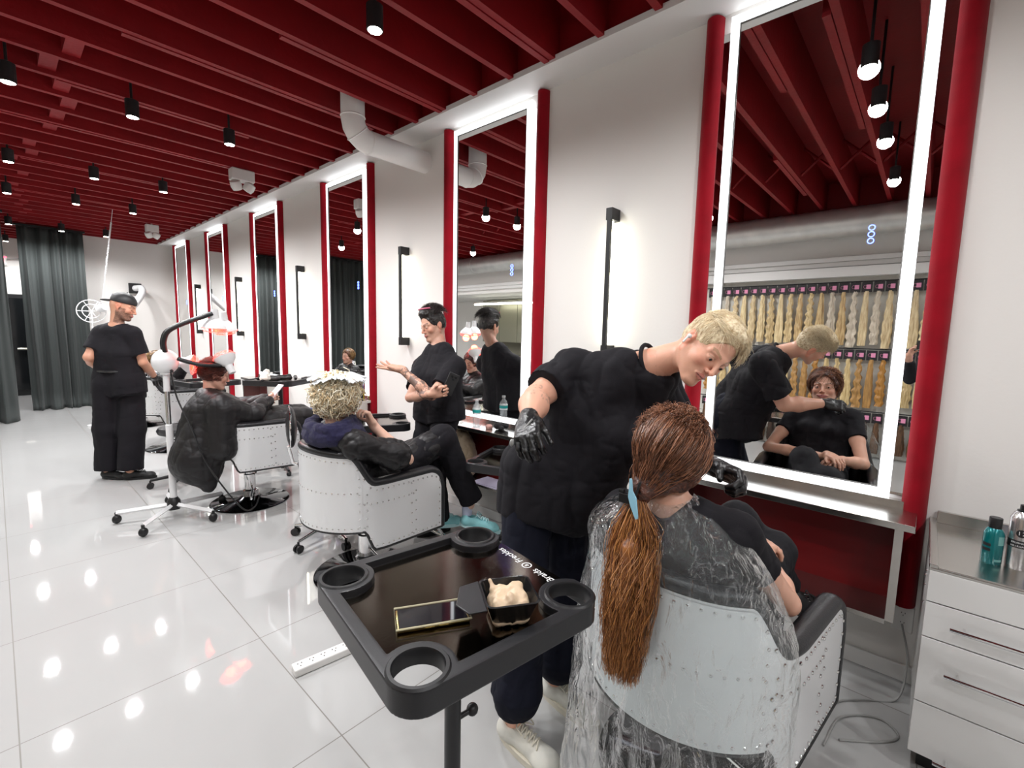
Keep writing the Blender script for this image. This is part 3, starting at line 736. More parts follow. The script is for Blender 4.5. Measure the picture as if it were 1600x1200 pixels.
# ============================================================ tray trolleys
M_plate = mat('dark_brushed_plate', (.13, .108, .085), .10, 1, aniso=.8, bump=(20, .02), stretch=(1, 60, 1))
M_traybody = mat('tray_black', (.016, .016, .018), .36, bump=(400, .05))
def tray_mesh():
    vs = .0030; lo = V(-.28, -.28, -.057); n = np.array([188, 188, 37])
    X, Y, Z = np.meshgrid(*[lo[k]+np.arange(n[k])*vs for k in range(3)], indexing='ij', sparse=True)
    def rsq(x, y, h, r): qx, qy = np.abs(x)-(h-r), np.abs(y)-(h-r); return np.sqrt(np.maximum(qx, 0)**2+np.maximum(qy, 0)**2)+np.minimum(np.maximum(qx, qy), 0)-r
    o2 = rsq(X, Y, .262, .065); lobes = None; holes = None
    for sx in (-1, 1):
        for sy in (-1, 1):
            r = np.sqrt((X-sx*.2)**2+(Y-sy*.2)**2)
            lobes = r-.074 if lobes is None else np.minimum(lobes, r-.074); holes = r-.052 if holes is None else np.minimum(holes, r-.052)
    def smin(a, b, k): h = np.maximum(k-np.abs(a-b), 0)/k; return np.minimum(a, b)-h*h*k*.25
    inner = rsq(X-.02, Y, .235, .03)                       # recess reaches the +x edge
    inner = np.maximum(rsq(X, Y, .232, .035), -9)
    inner = np.minimum(inner, np.maximum(np.abs(Y)-.165, np.maximum(-X, X-.4)))
    rec = -smin(-inner, lobes, .03)                        # recess minus cup lobes
    rec = np.maximum(inner, -lobes)
    top = np.maximum(o2, np.abs(Z+.002)-.027)
    d = np.maximum(top, -np.maximum(rec, -(Z-.004)))       # floor of recess at z=.004
    d = np.maximum(d, -holes+0*Z)
    d = np.maximum(d, -np.maximum(rsq(X, Y, .254, .058), Z+.008))
    d = np.maximum(d, -1)
    d = np.minimum(d, np.maximum(np.maximum(-holes, np.where(holes < .006, holes-.006, holes-.006)), np.abs(Z-.008)-.017))
    g = vdb.FloatGrid(.06); g.copyFromArray(np.ascontiguousarray(np.broadcast_to(d, tuple(n)), dtype=np.float32))
    v, q = g.convertToQuads(isovalue=0.0)
    return v.astype(float)*vs+lo, q[:, ::-1]
TV, TF = tray_mesh()
def make_tray(label, group, h, text=True):
    t = thing('tray_trolley', label, 'trolley', (0, 0, 0), 0, group)
    mesh_obj('tray', (TV+V(0, 0, h)).tolist(), TF.tolist(), M_traybody, t)
    # reflective plate lying in the recess
    n = 28; P = []
    q = []
    def inside(x, y):
        if any((x-a)**2+(y-b)**2 < .0755**2 for a in (-.2, .2) for b in (-.2, .2)): return False
        return abs(y) < .23 and x > -.23 and (x < .23 or abs(y) < .163)
    out = []
    for a in np.linspace(0, 2*pi, 360, endpoint=False):
        r = 0
        while inside(r*cos(a), r*sin(a)) and r*cos(a) < .2595: r += .001
        out.append((r*cos(a), r*sin(a)))
    MB().prism(out, h+.0042, h+.0062).build('steel_plate', M_plate, t, smooth=False)
    for sx in (-1, 1):
        for sy in (-1, 1): MB().lathe([(.054, -.008), (.050, -.008), (.049, .0245), (.051, .0285), (.058, .0285), (.062, .0245)], (sx*.2, sy*.2, h), 40, None, False).build('cup_ring', M_black, t)
    MB().lathe([(.0, .02), (.021, .02), (.021, h-.03), (.05, h-.02), (.05, h-.004), (0, h-.004)], (0, 0, 0), 24).build('pole', M_traybody, t)
    MB().cyl((0, 0, h-.34), (.05, 0, h-.34), .007, n=10).ball((.06, 0, h-.34), .016, 12, 8).build('height_knob', M_black, t)
    for k in range(4):
        a = pi/4+k*pi/2; e = V(.27*cos(a), .27*sin(a), .055)
        lg = MB().tube([V(0, 0, .09), e], [.02, .013], 10).build('leg', M_traybody, t)
        mb = MB(); mb.cyl(e+V(0, -.011, -.03), e+V(0, .011, -.03), .025, n=18).cyl(e, e+V(0, 0, -.03), .008, n=8); mb.build('caster', M_black, lg)
    if text:
        Rm = [[0, -1, 0], [1, 0, 0], [0, 0, 1]]
        text_obj('lettering', 'Braids', .030, M_labelw, t, (.232, -.072, h+.0066), Rm)
        text_obj('lettering', 'Freckles', .030, M_labelw, t, (.232, .068, h+.0066), Rm)
        mb = MB(); c = V(.232, -.006, h+.0067)
        mb.tube([c+V(.013*cos(a), .013*sin(a), 0) for a in np.linspace(0, 2*pi, 25)[:-1]], .0016, 6, closed=True, sq=(1, .2))
        mb.build('emblem', M_labelw, t); text_obj('lettering', '&', .018, M_labelw, t, (.232, -.006, h+.0066), Rm)
    return t
TG = 'black tray trolleys with cup holders'
tr = make_tray('black square tray trolley in the foreground holding a phone and a tint bowl', TG, .855); tr.location = (.714, .817, 0); tr.rotation_euler = (0, 0, radians(-9.2))
t2 = make_tray('black tray trolley standing in front of the dark-haired man', TG, .77, False); t2.location = (1.97, 3.22, 0); t2.rotation_euler = (0, 0, radians(-30))
t3 = make_tray('low black tray trolley beside the bent stylist and the open shelf', TG, .66, False); t3.location = (2.24, 1.95, 0); t3.rotation_euler = (0, 0, radians(20))
t4 = make_tray('black tray trolley loaded with dark tools by the fourth mirror', TG, .95, False); t4.location = (1.96, 5.0, 0); t4.rotation_euler = (0, 0, radians(35))
t5 = make_tray('black tray trolley behind the red-haired client, under the heat lamps', TG, .88, False); t5.location = (1.55, 5.95, 0); t5.rotation_euler = (0, 0, radians(10))

# things on the near tray
TRM = Matrix.Rotation(radians(-9.2), 3, 'Z')
def on_tray(x, y): v = TRM @ Vector((x, y, 0)); return (.706+v.x, .809+v.y, .865+.0063)
M_gold = mat('gold_phone_edge', (.62, .50, .22), .2, 1)
M_screen = mat('phone_screen', (.01, .01, .014), .04, coat=1)
p = thing('smartphone', 'gold-edged phone lying face up on the foreground tray', 'phone', (.612, .772, .8625), radians(-30.5))
MB().span((-.079, -.038, 0), (.079, .038, .0095)).build('body', M_gold, p, bevel=.004)
MB().span((-.074, -.034, .0095), (.074, .034, .0103)).build('screen', M_screen, p, smooth=False, bevel=.0003)
MB().tube([V(.081*sx+.0, .040*sy, .011) for sx, sy in ((-1, -1), (1, -1), (1, 1), (-1, 1))], .0022, 8, closed=True).build('clear_bumper', mat('clear_case', (.75, .7, .5), .1, alpha=.6), p)
mb = MB(); mb.span((-.02, -.0405, .004), (.0, -.038, .006)); mb.span((.01, -.0405, .004), (.03, -.038, .006)); mb.build('side_button', M_gold, p, smooth=False)
b = thing('tint_bowl', 'black angular tint bowl filled with cream bleach on the foreground tray', 'bowl', (.735, .655, .8625), radians(-34))
def sqr(h, r, z, cx=0, cy=0, n=8, sx=1):
    o = []
    for k, (ax, ay) in enumerate(((1, 1), (-1, 1), (-1, -1), (1, -1))):
        for a in np.linspace(0, pi/2, n): o.append(V(cx+sx*(ax*(h-r)+r*cos(a+k*pi/2)), cy+ay*(h-r)+r*sin(a+k*pi/2), z))
    return o
P = [sqr(.0, 0, .0), sqr(.036, .015, .0), sqr(.040, .015, .004), sqr(.058, .016, .058), sqr(.0605, .017, .060), sqr(.0555, .015, .0605), sqr(.038, .014, .006), sqr(.0, 0, .006)]
MB().grid(P, True).build('bowl', mat('glossy_black_bowl', (.012, .012, .013), .15), b)
mb = MB(); mb.prism([(-.06, -.062), (-.06, .055), (-.105, .04), (-.122, -.03), (-.10, -.066)], .056, .0605); mb.build('pouring_handle', M_traybody, b, bevel=.003)
S = SDF((-.06, -.06, 0), (.06, .06, .09), .002)
S.box((0, 0, .02), (.043, .043, .022), r=.015)
rr_ = random.Random(4)
for k in range(26): S.cone((rr_.uniform(-.034, .034), rr_.uniform(-.034, .034), rr_.uniform(.030, .052)), .007, (rr_.uniform(-.036, .04), rr_.uniform(-.036, .036), rr_.uniform(.034, .060)), .005, .012)
S.cone((-.02, .02, .04), .006, (-.034, .046, .064), .004, .01)
sdf_obj('cream', S, mat('bleach_cream', (.66, .50, .34), .4, sss=.1), b, V(0, 0, 0), disp=lambda v, n: .0015*fbm(v, 90))

# ============================================================ rolling stools
def make_stool(label, x, y, rz, seat_z=.56, back=True, crumpled=False):
    t = thing('rolling_stool', label, 'stool', (x, y, 0), rz, 'black rolling stools')
    for k in range(5):
        a = 2*pi*k/5; e = V(.26*cos(a), .26*sin(a), .075)
        lg = MB().tube([V(.02*cos(a), .02*sin(a), .12), e*.5+V(0, 0, .055), e], [.022, .016, .012], 10).build('leg', M_chrome if crumpled else M_black, t)
        mb = MB(); u = V(-sin(a), cos(a), 0)
        for s in (-1, 1): mb.cyl(e+u*s*.008+V(0, 0, -.048), e+u*s*.022+V(0, 0, -.048), .027, n=18)
        mb.cyl(e, e+V(0, 0, -.045), .008, n=8); mb.build('caster', M_black, lg)
    MB().lathe([(.028, .1), (.028, .3), (.016, .3), (.016, seat_z-.06)], (0, 0, 0), 20).build('gas_lift', M_chrome, t)
    MB().lathe([(0, seat_z-.07), (.14, seat_z-.065), (.185, seat_z-.045), (.195, seat_z-.015), (.18, seat_z+.01), (.1, seat_z+.02), (0, seat_z+.02)], (0, 0, 0), 36).build('seat', M_leather, t)
    if back:
        MB().tube([V(-.12, 0, seat_z-.05), V(-.22, 0, seat_z), V(-.245, 0, seat_z+.12)], .012, 10).build('back_bracket', M_chrome, t)
        mb = MB(); mb.ball((-.225, 0, seat_z+.25), (.035, .125, .14), 28, 16); mb.build('backrest', M_leather, t)
        MB().tube([V(-.235, .127*cos(a), seat_z+.25+.142*sin(a)) for a in np.linspace(0, 2*pi, 41)[:-1]], .006, 8, closed=True).build('chrome_trim', M_chrome, t)
    return t
make_stool('black stool with chrome-rimmed round backrest behind the blond client with foils', 1.52, 3.10, radians(-20), .58, True, True)
make_stool('black rolling stool behind the cape of the red-haired client', 1.12, 5.15, radians(20), .55, False)

# ============================================================ infrared lamp on a wheeled stand
M_irwhite = mat('lamp_white', 'E2E2E3', .25)
M_irglow = mat('infrared_bulb', (1, .1, .03), .3, emit=((1, .035, .012), 4.5))
M_irwire = mat('lit_wire_guard', (1, .3, .25), .3, emit=((1, .07, .06), 1.1))  # red light of the bulbs put into the wires as their own emission
t = thing('heat_lamp', 'white wheeled infrared hair lamp with three glowing red heads', 'heat lamp', (.855, 4.30, 0))
for k in range(5):
    a = 2*pi*k/5+radians(12); e = V(.36*cos(a), .36*sin(a), .085)
    lg = MB().tube([V(.03*cos(a), .03*sin(a), .105), e], .017, 4, sq=(1, 1.1)).build('leg', M_irwhite, t, smooth=False)
    MB().ball(e+V(0, 0, -.048), (.03, .022, .034), 16, 10).cyl(e+V(0, 0, -.03), e+V(0, 0, .005), .012, n=10).build('caster_boot', M_black, lg)
MB().lathe([(.042, .07), (.045, .09), (.045, .135), (.03, .16), (.026, .165)], (0, 0, 0), 20).build('hub', M_black, t)
MB().lathe([(.024, .14), (.024, .74), (.019, .745)], (0, 0, 0), 20).build('lower_pole', M_irwhite, t)
MB().lathe([(.017, .74), (.017, 1.02)], (0, 0, 0), 20).build('chrome_pole', M_chrome, t)
MB().lathe([(.022, 1.0), (.022, 1.14)], (0, 0, 0), 20).build('upper_pole', M_irwhite, t)
MB().ball((0, 0, 1.225), (.088, .088, .095), 32, 20).cyl((0, 0, 1.13), (0, 0, 1.15), .04).build('control_dome', M_irwhite, t)
MB().ball((.02, -.082, 1.16), (.012, .01, .012)).build('dial', M_black, t)
def wl(p): return np.array(p)-V(.855, 4.30, 0)
mb = MB()
for dy in (-.02, .022):
    mb.tube(spline([wl((.85, 4.28+dy, 1.30)), wl((.845, 4.27+dy, 1.38)), wl((.87, 4.25+dy, 1.455)), wl((.95, 4.23+dy, 1.51)), wl((1.05, 4.21+dy, 1.555)), wl((1.15, 4.20+dy, 1.60))]), .017, 10)
mb.build('upper_arm', M_black, t)
MB().tube(spline([wl((.92, 4.22, 1.25)), wl((.97, 4.17, 1.228)), wl((1.05, 4.14, 1.205)), wl((1.18, 4.13, 1.195))]), .016, 10).build('lower_arm', M_black, t)
def ir_head(c, d, scale=1):
    """reflector bowl with bulb and guard; d is where it shines"""
    c = np.array(c, float); d = np.array(d, float); d /= np.linalg.norm(d)
    h = MB().lathe([(.0, -.12*scale), (.026*scale, -.12*scale), (.03*scale, -.05*scale), (.045*scale, -.035*scale), (.075*scale, .0), (.085*scale, .03*scale), (.081*scale, .03*scale), (.07*scale, .0), (.03*scale, -.025*scale), (0, -.028*scale)], c, 32, d).build('lamp_head', M_irwhite, t)
    MB().lathe([(0, -.02), (.018, -.015), (.048*scale, .012), (.045*scale, .028), (0, .036)], c, 24, d).build('bulb', M_irglow, h)
    u, w = frame(d); mb = MB()
    for k in range(10):
        a = 2*pi*k/10; r = u*cos(a)+w*sin(a)
        mb.tube([c+r*.084*scale+d*.03, c+r*.07*scale+d*.055, c+r*.02+d*.065], .0016, 5)
    mb.tube([c+d*.058+(u*cos(a)+w*sin(a))*.065*scale for a in np.linspace(0, 2*pi, 25)[:-1]], .0016, 5, closed=True)
    mb.tube([c+d*.032+(u*cos(a)+w*sin(a))*.086*scale for a in np.linspace(0, 2*pi, 25)[:-1]], .003, 6, closed=True)
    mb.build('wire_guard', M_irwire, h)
    ld = bpy.data.lights.new('infrared_glow', 'POINT'); ld.energy = .8; ld.color = (1, .08, .03); ld.shadow_soft_size = .04
    lo = bpy.data.objects.new('infrared_glow', ld); COL.objects.link(lo); lo.location = c+d*.075+V(.855, 4.30, 0)
ir_head(wl((1.165, 4.20, 1.515)), (-.05, .02, -1))
ir_head(wl((1.25, 4.24, 1.50)), (.12, .1, -1))
ir_head(wl((1.215, 4.13, 1.235)), (-.25, .45, .9), .95)
ir_head(wl((1.00, 4.30, 1.20)), (1, -.45, -.1), .9)
MB().tube(spline([wl((.875, 4.25, 1.15)), wl((.90, 4.22, .95)), wl((.95, 4.12, .75)), wl((1.02, 4.0, .45)), wl((1.2, 3.9, .1)), wl((1.33, 4.0, .03)), wl((1.45, 4.2, .06))]), .006, 8).build('power_lead', M_black, t)

# ============================================================ far corner: hose, fan, bead chain, box
t = thing('wall_mounted_hose', 'white flexible hose coming out of a black wall box on the end wall', 'hose', (1.95, 11.94, 2.22))
MB().span((-.10, -.06, -.10), (.10, -.0, .10)).build('wall_box', M_black, t, bevel=.005)
MB().tube(spline([(0, -.06, .0), (.06, -.25, .0), (.02, -.5, -.12), (-.12, -.7, -.32), (-.22, -.8, -.42)]), .058, 20).build('flexible_tube', M_irwhite, t)
t = thing('bead_chain', 'thin white bead chain hanging from the red ceiling', 'chain', (1.273, 9.0, 0))
mb = MB(); pts = [V(-.19*s, 0, 3.14-1.32*s) for s in np.linspace(0, 1, 60)]
for q in pts[8:]: mb.ball(q, .012 if q[2] > 2.2 else .006, 8, 6)
mb.tube([V(0, 0, 3.16)]+pts, .004, 6); mb.build('chain', M_irwhite, t)
t = thing('ring_fan', 'thin white wheel-shaped fan beside the cap of the standing man', 'fan', (1.0, 9.0, 0))
mb = MB(); c = V(-.04, 0, 1.68)
for r in (.10, .16): mb.tube([c+V(r*cos(a), .02*sin(a), r*sin(a)) for a in np.linspace(0, 2*pi, 41)[:-1]], .006, 6, closed=True)
for k in range(6): mb.tube([c, c+V(.16*cos(k*pi/3), 0, .16*sin(k*pi/3))], .005, 6)
mb.build('wheel', M_irwhite, t)
MB().lathe([(0, 0), (.04, .0), (.07, .10), (.06, .1), (0, .02)], c+V(.06, -.05, .02), 24, (.6, -.5, .5)).build('lamp_cone', M_irwhite, t)
MB().tube([c, V(-.04, .05, .9), V(-.04, .05, .03)], .012, 8).lathe([(.14, 0), (.14, .02), (0, .03)], (-.04, .05, 0), 24).build('stand', M_irwhite, t)

# ============================================================ things on the vanities
M_pet = mat('clear_plastic', (.9, .95, .97), .05, alpha=.28, spec=.8)
M_lblw = mat('white_label', 'F2F4F4', .5); M_lblt = mat('teal_label', (.02, .38, .36), .5)
t = thing('water_bottle', 'small clear water bottle with white and teal label on the second shelf', 'bottle', (2.42, 2.52, .78))
MB().lathe([(0, 0), (.028, 0), (.031, .006)]+[(.031-(.0025 if k % 2 else 0), .012+.008*k) for k in range(10)]+[(.032, .095), (.032, .15), (.026, .168), (.014, .185), (.0125, .2)], (0, 0, 0), 24).build('body', M_pet, t)
MB().lathe([(.0326, .10), (.0326, .145)], (0, 0, 0), 24).build('label', M_lblw, t); MB().lathe([(.033, .112), (.033, .135)], (0, 0, 0), 24).build('label_stripe', M_lblt, t)
MB().lathe([(.0145, .198), (.0145, .214), (0, .215)], (0, 0, 0), 20).build('cap', M_irwhite, t)
S = SDF((-.07, -.07, 0), (.07, .07, .08), .003); r = random.Random(2)
for k in range(16): S.ell((r.uniform(-.035, .04), r.uniform(-.04, .04), r.uniform(.018, .04)), r.uniform(.014, .022), k=.006)
o = sdf_obj('scrunchie', S, mat('black_fluff', (.012, .012, .013), .8), None, V(0, 0, 0), disp=lambda v, n: .004*fbm(v, 120)); o.location = (2.46, 2.31, .778)
tag(o, 'black bunched scrunchie on the second shelf beside the pink sponge', 'scrunchie')
o = MB().lathe([(0, 0), (.024, .001), (.027, .01), (.026, .022), (.018, .03), (0, .031)], (0, 0, 0), 24).build('sponge', mat('pink_sponge', (.75, .42, .36), .8, bump=(300, .3)))
o.location = (2.44, 2.405, .78); tag(o, 'small round pink sponge on the second shelf', 'sponge')
M_paper = mat('lilac_paper', 'CFC6DE', .6)
t = thing('paper_stack', 'lilac papers lying on the lower shelf of the open steel box', 'paper', (2.44, 2.37, .366))
MB().span((-.09, -.13, 0), (.09, .13, .004)).build('lower_sheet', M_paper, t, smooth=False)
MB().box((0, .0, .0065), (.16, .22, .003), [[.99, -.12, 0], [.12, .99, 0], [0, 0, 1]]).build('upper_sheet', M_paper, t, smooth=False)
# beige jacket stuffed on the second vanity's lower shelf
S = SDF((2.2, 2.45, .2), (2.62, 3.1, .82), .006); r = random.Random(8)
S.ell((2.46, 2.80, .52), (.12, .19, .20), k=.05).ell((2.42, 2.70, .44), (.11, .12, .11), k=.05).cone((2.44, 2.74, .72), .05, (2.42, 2.68, .45), .07, .04).cone((2.43, 2.88, .73), .045, (2.40, 2.93, .42), .07, .04).ell((2.40, 2.66, .42), (.09, .09, .07), k=.03)
o = sdf_obj('jacket', S, mat('beige_nylon', (.46, .35, .23), .42, sheen=.3, bump=(40, .2)), None, V(2.45, 2.75, .36), disp=lambda v, n: .022*(ridge(v*V(1, 1, .45), 11)-.45)+.008*(ridge(v, 30)-.45)); o.location = (2.44, 2.72, .37)
tag(o, 'crumpled beige jacket stuffed in the open steel box behind the dark-haired man', 'jacket')

def small_bottle(c, r, h, col, label, kind='bottle', cap=(.02, .02, .02), cat='bottle'):
    t = thing(kind, label, cat, c, 0, 'coloured bottles on the third shelf' if kind == 'hair_bottle' else None)
    MB().lathe([(0, 0), (r, 0), (r, h*.72), (r*.5, h*.82), (r*.45, h*.84)], (0, 0, 0), 16).build('body', mat('bottle_%d_%d_%d' % tuple(int(x*99) for x in col), col, .3), t)
    MB().lathe([(r*.55, h*.83), (r*.55, h), (0, h)], (0, 0, 0), 14).build('cap', mat('cap_%d_%d_%d' % tuple(int(x*99) for x in cap), cap, .35), t)
cols = [((.8, .35, .02), 'orange'), ((.85, .12, .3), 'magenta pink'), ((.25, .08, .4), 'purple'), ((.02, .35, .6), 'sky blue'), ((.75, .62, .1), 'yellow'), ((.1, .1, .1), 'black'), ((.6, .6, .58), 'grey'), ((.2, .06, .3), 'violet'), ((.5, .08, .08), 'dark red')]
ys = [4.46, 4.52, 4.66, 4.40, 4.34, 4.58, 4.78, 4.72, 4.60]; xs_ = [2.42, 2.45, 2.44, 2.46, 2.52, 2.5, 2.48, 2.42, 2.42]
for (c, nm), y, x in zip(cols, ys, xs_): small_bottle((x, y, .78), .024, .15+.02*sin(y*40), c, f'{nm} bottle among the products on the third shelf', 'hair_bottle', (.9, .9, .88) if nm in ('purple', 'sky blue') else (.02, .02, .02))
t = thing('tool_holder', 'black bristling brush and tool holder on the third shelf corner', 'holder', (2.47, 4.02+.26-.08, .78))
t.location = (2.42, 4.31, .78)
mb = MB(); mb.span((-.05, -.07, 0), (.05, .07, .1)); r = random.Random(6)
for k in range(12):
    a, b_ = r.uniform(-.035, .035), r.uniform(-.055, .055); q = V(a, b_, .1); e = q+V(r.uniform(-.03, .03), r.uniform(-.04, .04), r.uniform(.08, .17)); mb.tube([q, e], .006, 8); mb.ball(e, (.016, .012, .028), 10, 8)
mb.build('tools', M_black, t)
t = thing('tissue_box', 'white flat box resting on the third shelf by the mirror', 'box', (2.45, 4.86, .78)); MB().span((-.1, -.12, 0), (.1, .12, .05)).build('carton', M_lblw, t, bevel=.004); MB().span((-.06, -.01, .05), (.06, .01, .053)).build('slot', M_grey, t, smooth=False)
for k, (x, y, r_, h, c, nm) in enumerate(((2.45, 6.75, .035, .10, (.7, .7, .62), 'frosted glass'), (2.48, 6.6, .03, .12, (.8, .8, .8), 'tall clear'), (2.44, 6.45, .032, .08, (.6, .6, .4), 'cream coloured'))):
    small_bottle((x, y, .78), r_, h, c, f'{nm} jar on the fourth shelf under the mirror', 'glass_jar', (.75, .75, .72), 'jar')
for k, (x, y, r_, h, c, nm) in enumerate(((2.45, 8.8, .03, .17, (.5, .75, .8), 'pale blue'), (2.42, 8.66, .028, .12, (.8, .3, .45), 'pink'))):
    small_bottle((x, y, .78), r_, h, c, f'{nm} bottle on the fifth shelf beside the heat lamps', 'product_bottle', (.8, .3, .4), 'bottle')
# dark tools heaped on the far tray
for k, (dx, dy, L, a, nm) in enumerate(((-.14, -.1, .2, .4, 'flat black case lying'), (.0, .05, .22, -.5, 'long black hair straightener lying'), (.14, -.05, .16, 1.2, 'short black brush lying'), (.05, .16, .24, .2, 'thick black hair dryer lying'), (-.08, .14, .14, 2, 'small dark clipper lying'))):
    t = thing('styling_tool', f'{nm} on the far loaded tray', 'hair tool', (1.96+dx, 5.0+dy, .957), a, 'dark styling tools on the far tray')
    MB().tube([V(-L/2, 0, .018), V(0, 0, .022), V(L/2, 0, .018)], [.012, .020, .015], 12).build('handle', M_black, t); MB().ball((L/2, 0, .022), (.03, .02, .022), 14, 10).build('head', M_matteblack, t)
t = thing('plastic_bag', 'crumpled white plastic bag on the far loaded tray', 'bag', (1.78, 4.9, .955)); S = SDF((-.08, -.08, 0), (.08, .08, .12), .004)
S.ell((0, 0, .045), (.05, .05, .045)).cone((0, 0, .07), .02, (.02, .01, .10), .03)
sdf_obj('bag', S, mat('thin_white_film', (.8, .8, .72), .35), t, V(0, 0, 0), disp=lambda v, n: .012*(ridge(v, 30)-.4))
t = thing('supply_box', 'clear box of white supplies on the low tray near the bent stylist', 'box', (2.20, 1.88, .667), .4)
MB().span((-.07, -.09, 0), (.07, .09, .035)).build('box', M_pet, t, bevel=.003)
mb = MB(); r = random.Random(9)
for k in range(9): mb.ball((r.uniform(-.045, .045), r.uniform(-.065, .065), .017), (.02, .014, .012), 10, 6)
mb.build('contents', M_lblw, t)
# ============================================================ figures: implicit bodies, clothes and hair
class Rec:
    """records solids so that one body can be meshed at several finenesses without a seam"""
    def __init__(s): s.c = []
    def cone(s, *a, **k): s.c.append(('cone', a, k)); return s
    def ell(s, *a, **k): s.c.append(('ell', a, k)); return s
    def box(s, *a, **k): s.c.append(('box', a, k)); return s
    def chain(s, pts, rs, k=.02):
        for i in range(len(pts)-1): s.cone(pts[i], rs[i], pts[i+1], rs[i+1], k)
        return s
    def bounds(s):
        lo, hi = np.full(3, 9e9), np.full(3, -9e9)
        for n, a, k in s.c:
            if k.get('sub'): continue
            if n == 'cone': q = [(np.array(a[0]), a[1]), (np.array(a[2]), a[3])]
            else: q = [(np.array(a[0]), float(np.max(a[1]))*1.05)]
            for p, r in q: lo = np.minimum(lo, p-r-.01); hi = np.maximum(hi, p+r+.01)
        return lo, hi
    def grid(s, lo, hi, vs):
        S = SDF(lo, hi, vs)
        for n, a, k in s.c: getattr(S, n)(*a, **k)
        return S
    def mesh(s, vs, fine=()):
        lo, hi = s.bounds(); parts = []
        def inside(P, w, m): return ((P > w[0]+m) & (P < w[1]-m)).all(1)
        for w in fine:
            a, b = np.maximum(w[0], lo), np.minimum(w[1], hi)
            G = s.grid(a, b, w[2]); v, q = G.mesh(); c = v[q].mean(1)
            parts.append((v, q[inside(c, w, 0)]))
        G = s.grid(lo, hi, vs); v, q = G.mesh(); c = v[q].mean(1); keep = np.ones(len(q), bool)
        for w in fine: keep &= ~inside(c, w, vs*.4)
        parts.append((v, q[keep])); V_, Q_, o = [], [], 0
        done = []
        for i, (v, q) in enumerate(parts):
            if i < len(fine) and i:
                c = v[q].mean(1)
                for w in fine[:i]: q = q[~inside(c, w, 0)]; c = v[q].mean(1)
            u, inv = np.unique(q, return_inverse=True); V_.append(v[u]); Q_.append(inv.reshape(-1, 4)+o); o += len(u)
        return np.vstack(V_), np.vstack(Q_)
def rec_obj(name, rec, mt, parent, org, vs=.006, fine=(), disp=None, colour=None):
    v, q = rec.mesh(vs, fine)
    me = bpy.data.meshes.new(name); me.from_pydata((v-org).tolist(), [], q.tolist()); me.update(); me.materials.append(mt); me.shade_smooth()
    if disp is not None:
        nr = np.zeros(len(v)*3); me.vertex_normals.foreach_get('vector', nr); v = v+nr.reshape(-1, 3)*disp(v, nr.reshape(-1, 3))[:, None]
        me.vertices.foreach_set('co', (v-org).ravel()); me.update()
    if colour is not None:
        c = np.ones((len(v), 4)); c[:, :3] = colour(v); me.color_attributes.new('tone', 'FLOAT_COLOR', 'POINT').data.foreach_set('color', c.ravel().astype(np.float32))
    o = bpy.data.objects.new(name, me); COL.objects.link(o)
    if parent: o.parent = parent
    return o
def unit(v): v = np.asarray(v, float); return v/np.linalg.norm(v)
def hframe(f, u):
    f = unit(f); l = unit(np.cross(u, f)); return np.stack([f, l, np.cross(f, l)], 1)
def head(S, c, R, s=1.0, fem=False, jaw=1.0, smile=0, earside=(-1, 1), open_=.0042):
    p = lambda x, y, z: np.asarray(c)+R @ (V(x, y, z)*s)
    E = lambda q, r, k=.02, sub=False, RR=R: S.ell(p(*q), V(*((r,)*3 if np.isscalar(r) else r))*s, RR, k=k*s, sub=sub)
    C = lambda a, ra, b, rb, k=.02: S.cone(p(*a), ra*s, p(*b), rb*s, k*s)
    E((-.012, 0, .035), (.094, .073, .082)); E((-.045, 0, .0), (.055, .058, .06), .03)
    E((.030, 0, -.020), (.058, .058, .084), .03)
    jw = .050*jaw*(.92 if fem else 1)
    for y in (-1, 1):
        C((.0, y*jw, -.050), .017, (.066, y*.017*jaw, -.100), .014, .035)
        E((.058, y*.038, -.026), (.022, .020, .018), .025)
        C((.086, y*.010, .019), .007 if fem else .009, (.070, y*.046, .018), .007, .014)
    E((.077, 0, -.100), (.014, .017 if fem else .021, .013), .018)
    E((.068, 0, -.060), (.025, .028, .024), .02)
    for y in (-1, 1): E((.096, y*.031, .001), (.014, .017, .012), .014, True)
    for y in (-1, 1): E((.0765, y*.031, .000), (.0138, .0150, .0125), .004)
    C((.089, 0, .012), .006, (.108 if fem else .111, 0, -.030), .0088, .014)
    for y in (-1, 1): E((.099, y*.0115, -.034), (.0085, .0065, .0065), .007)
    for y in (-1, 1): E((.103, y*.0065, -.042), (.004, .003, .003), .003, True)
    w = .024+.006*smile; zc = -.062+.007*smile
    for y in (-1, 1):
        C((.0975, y*.001, -.0575), .0048, (.0855-.004*smile, y*w, zc), .0028, .004)
        C((.0960, y*.001, -.0685), .0060, (.0855-.004*smile, y*w, zc), .0026, .004)
    for y in (-1, 1): E((.0925, y*.031, -.0008-(.0042-open_)), (.0085, .0115, open_), .002, True)
    for y in earside:
        RR = R @ np.array(Matrix.Rotation(radians(8), 3, 'Y'))
        E((-.010, y*.073, -.010), (.017, .008, .030), .008, False, RR)
        E((-.016, y*.078, -.002), (.014, .005, .022), .004, False, RR)
        E((-.004, y*.0825, -.004), (.009, .005, .016), .004, True, RR)
    return p
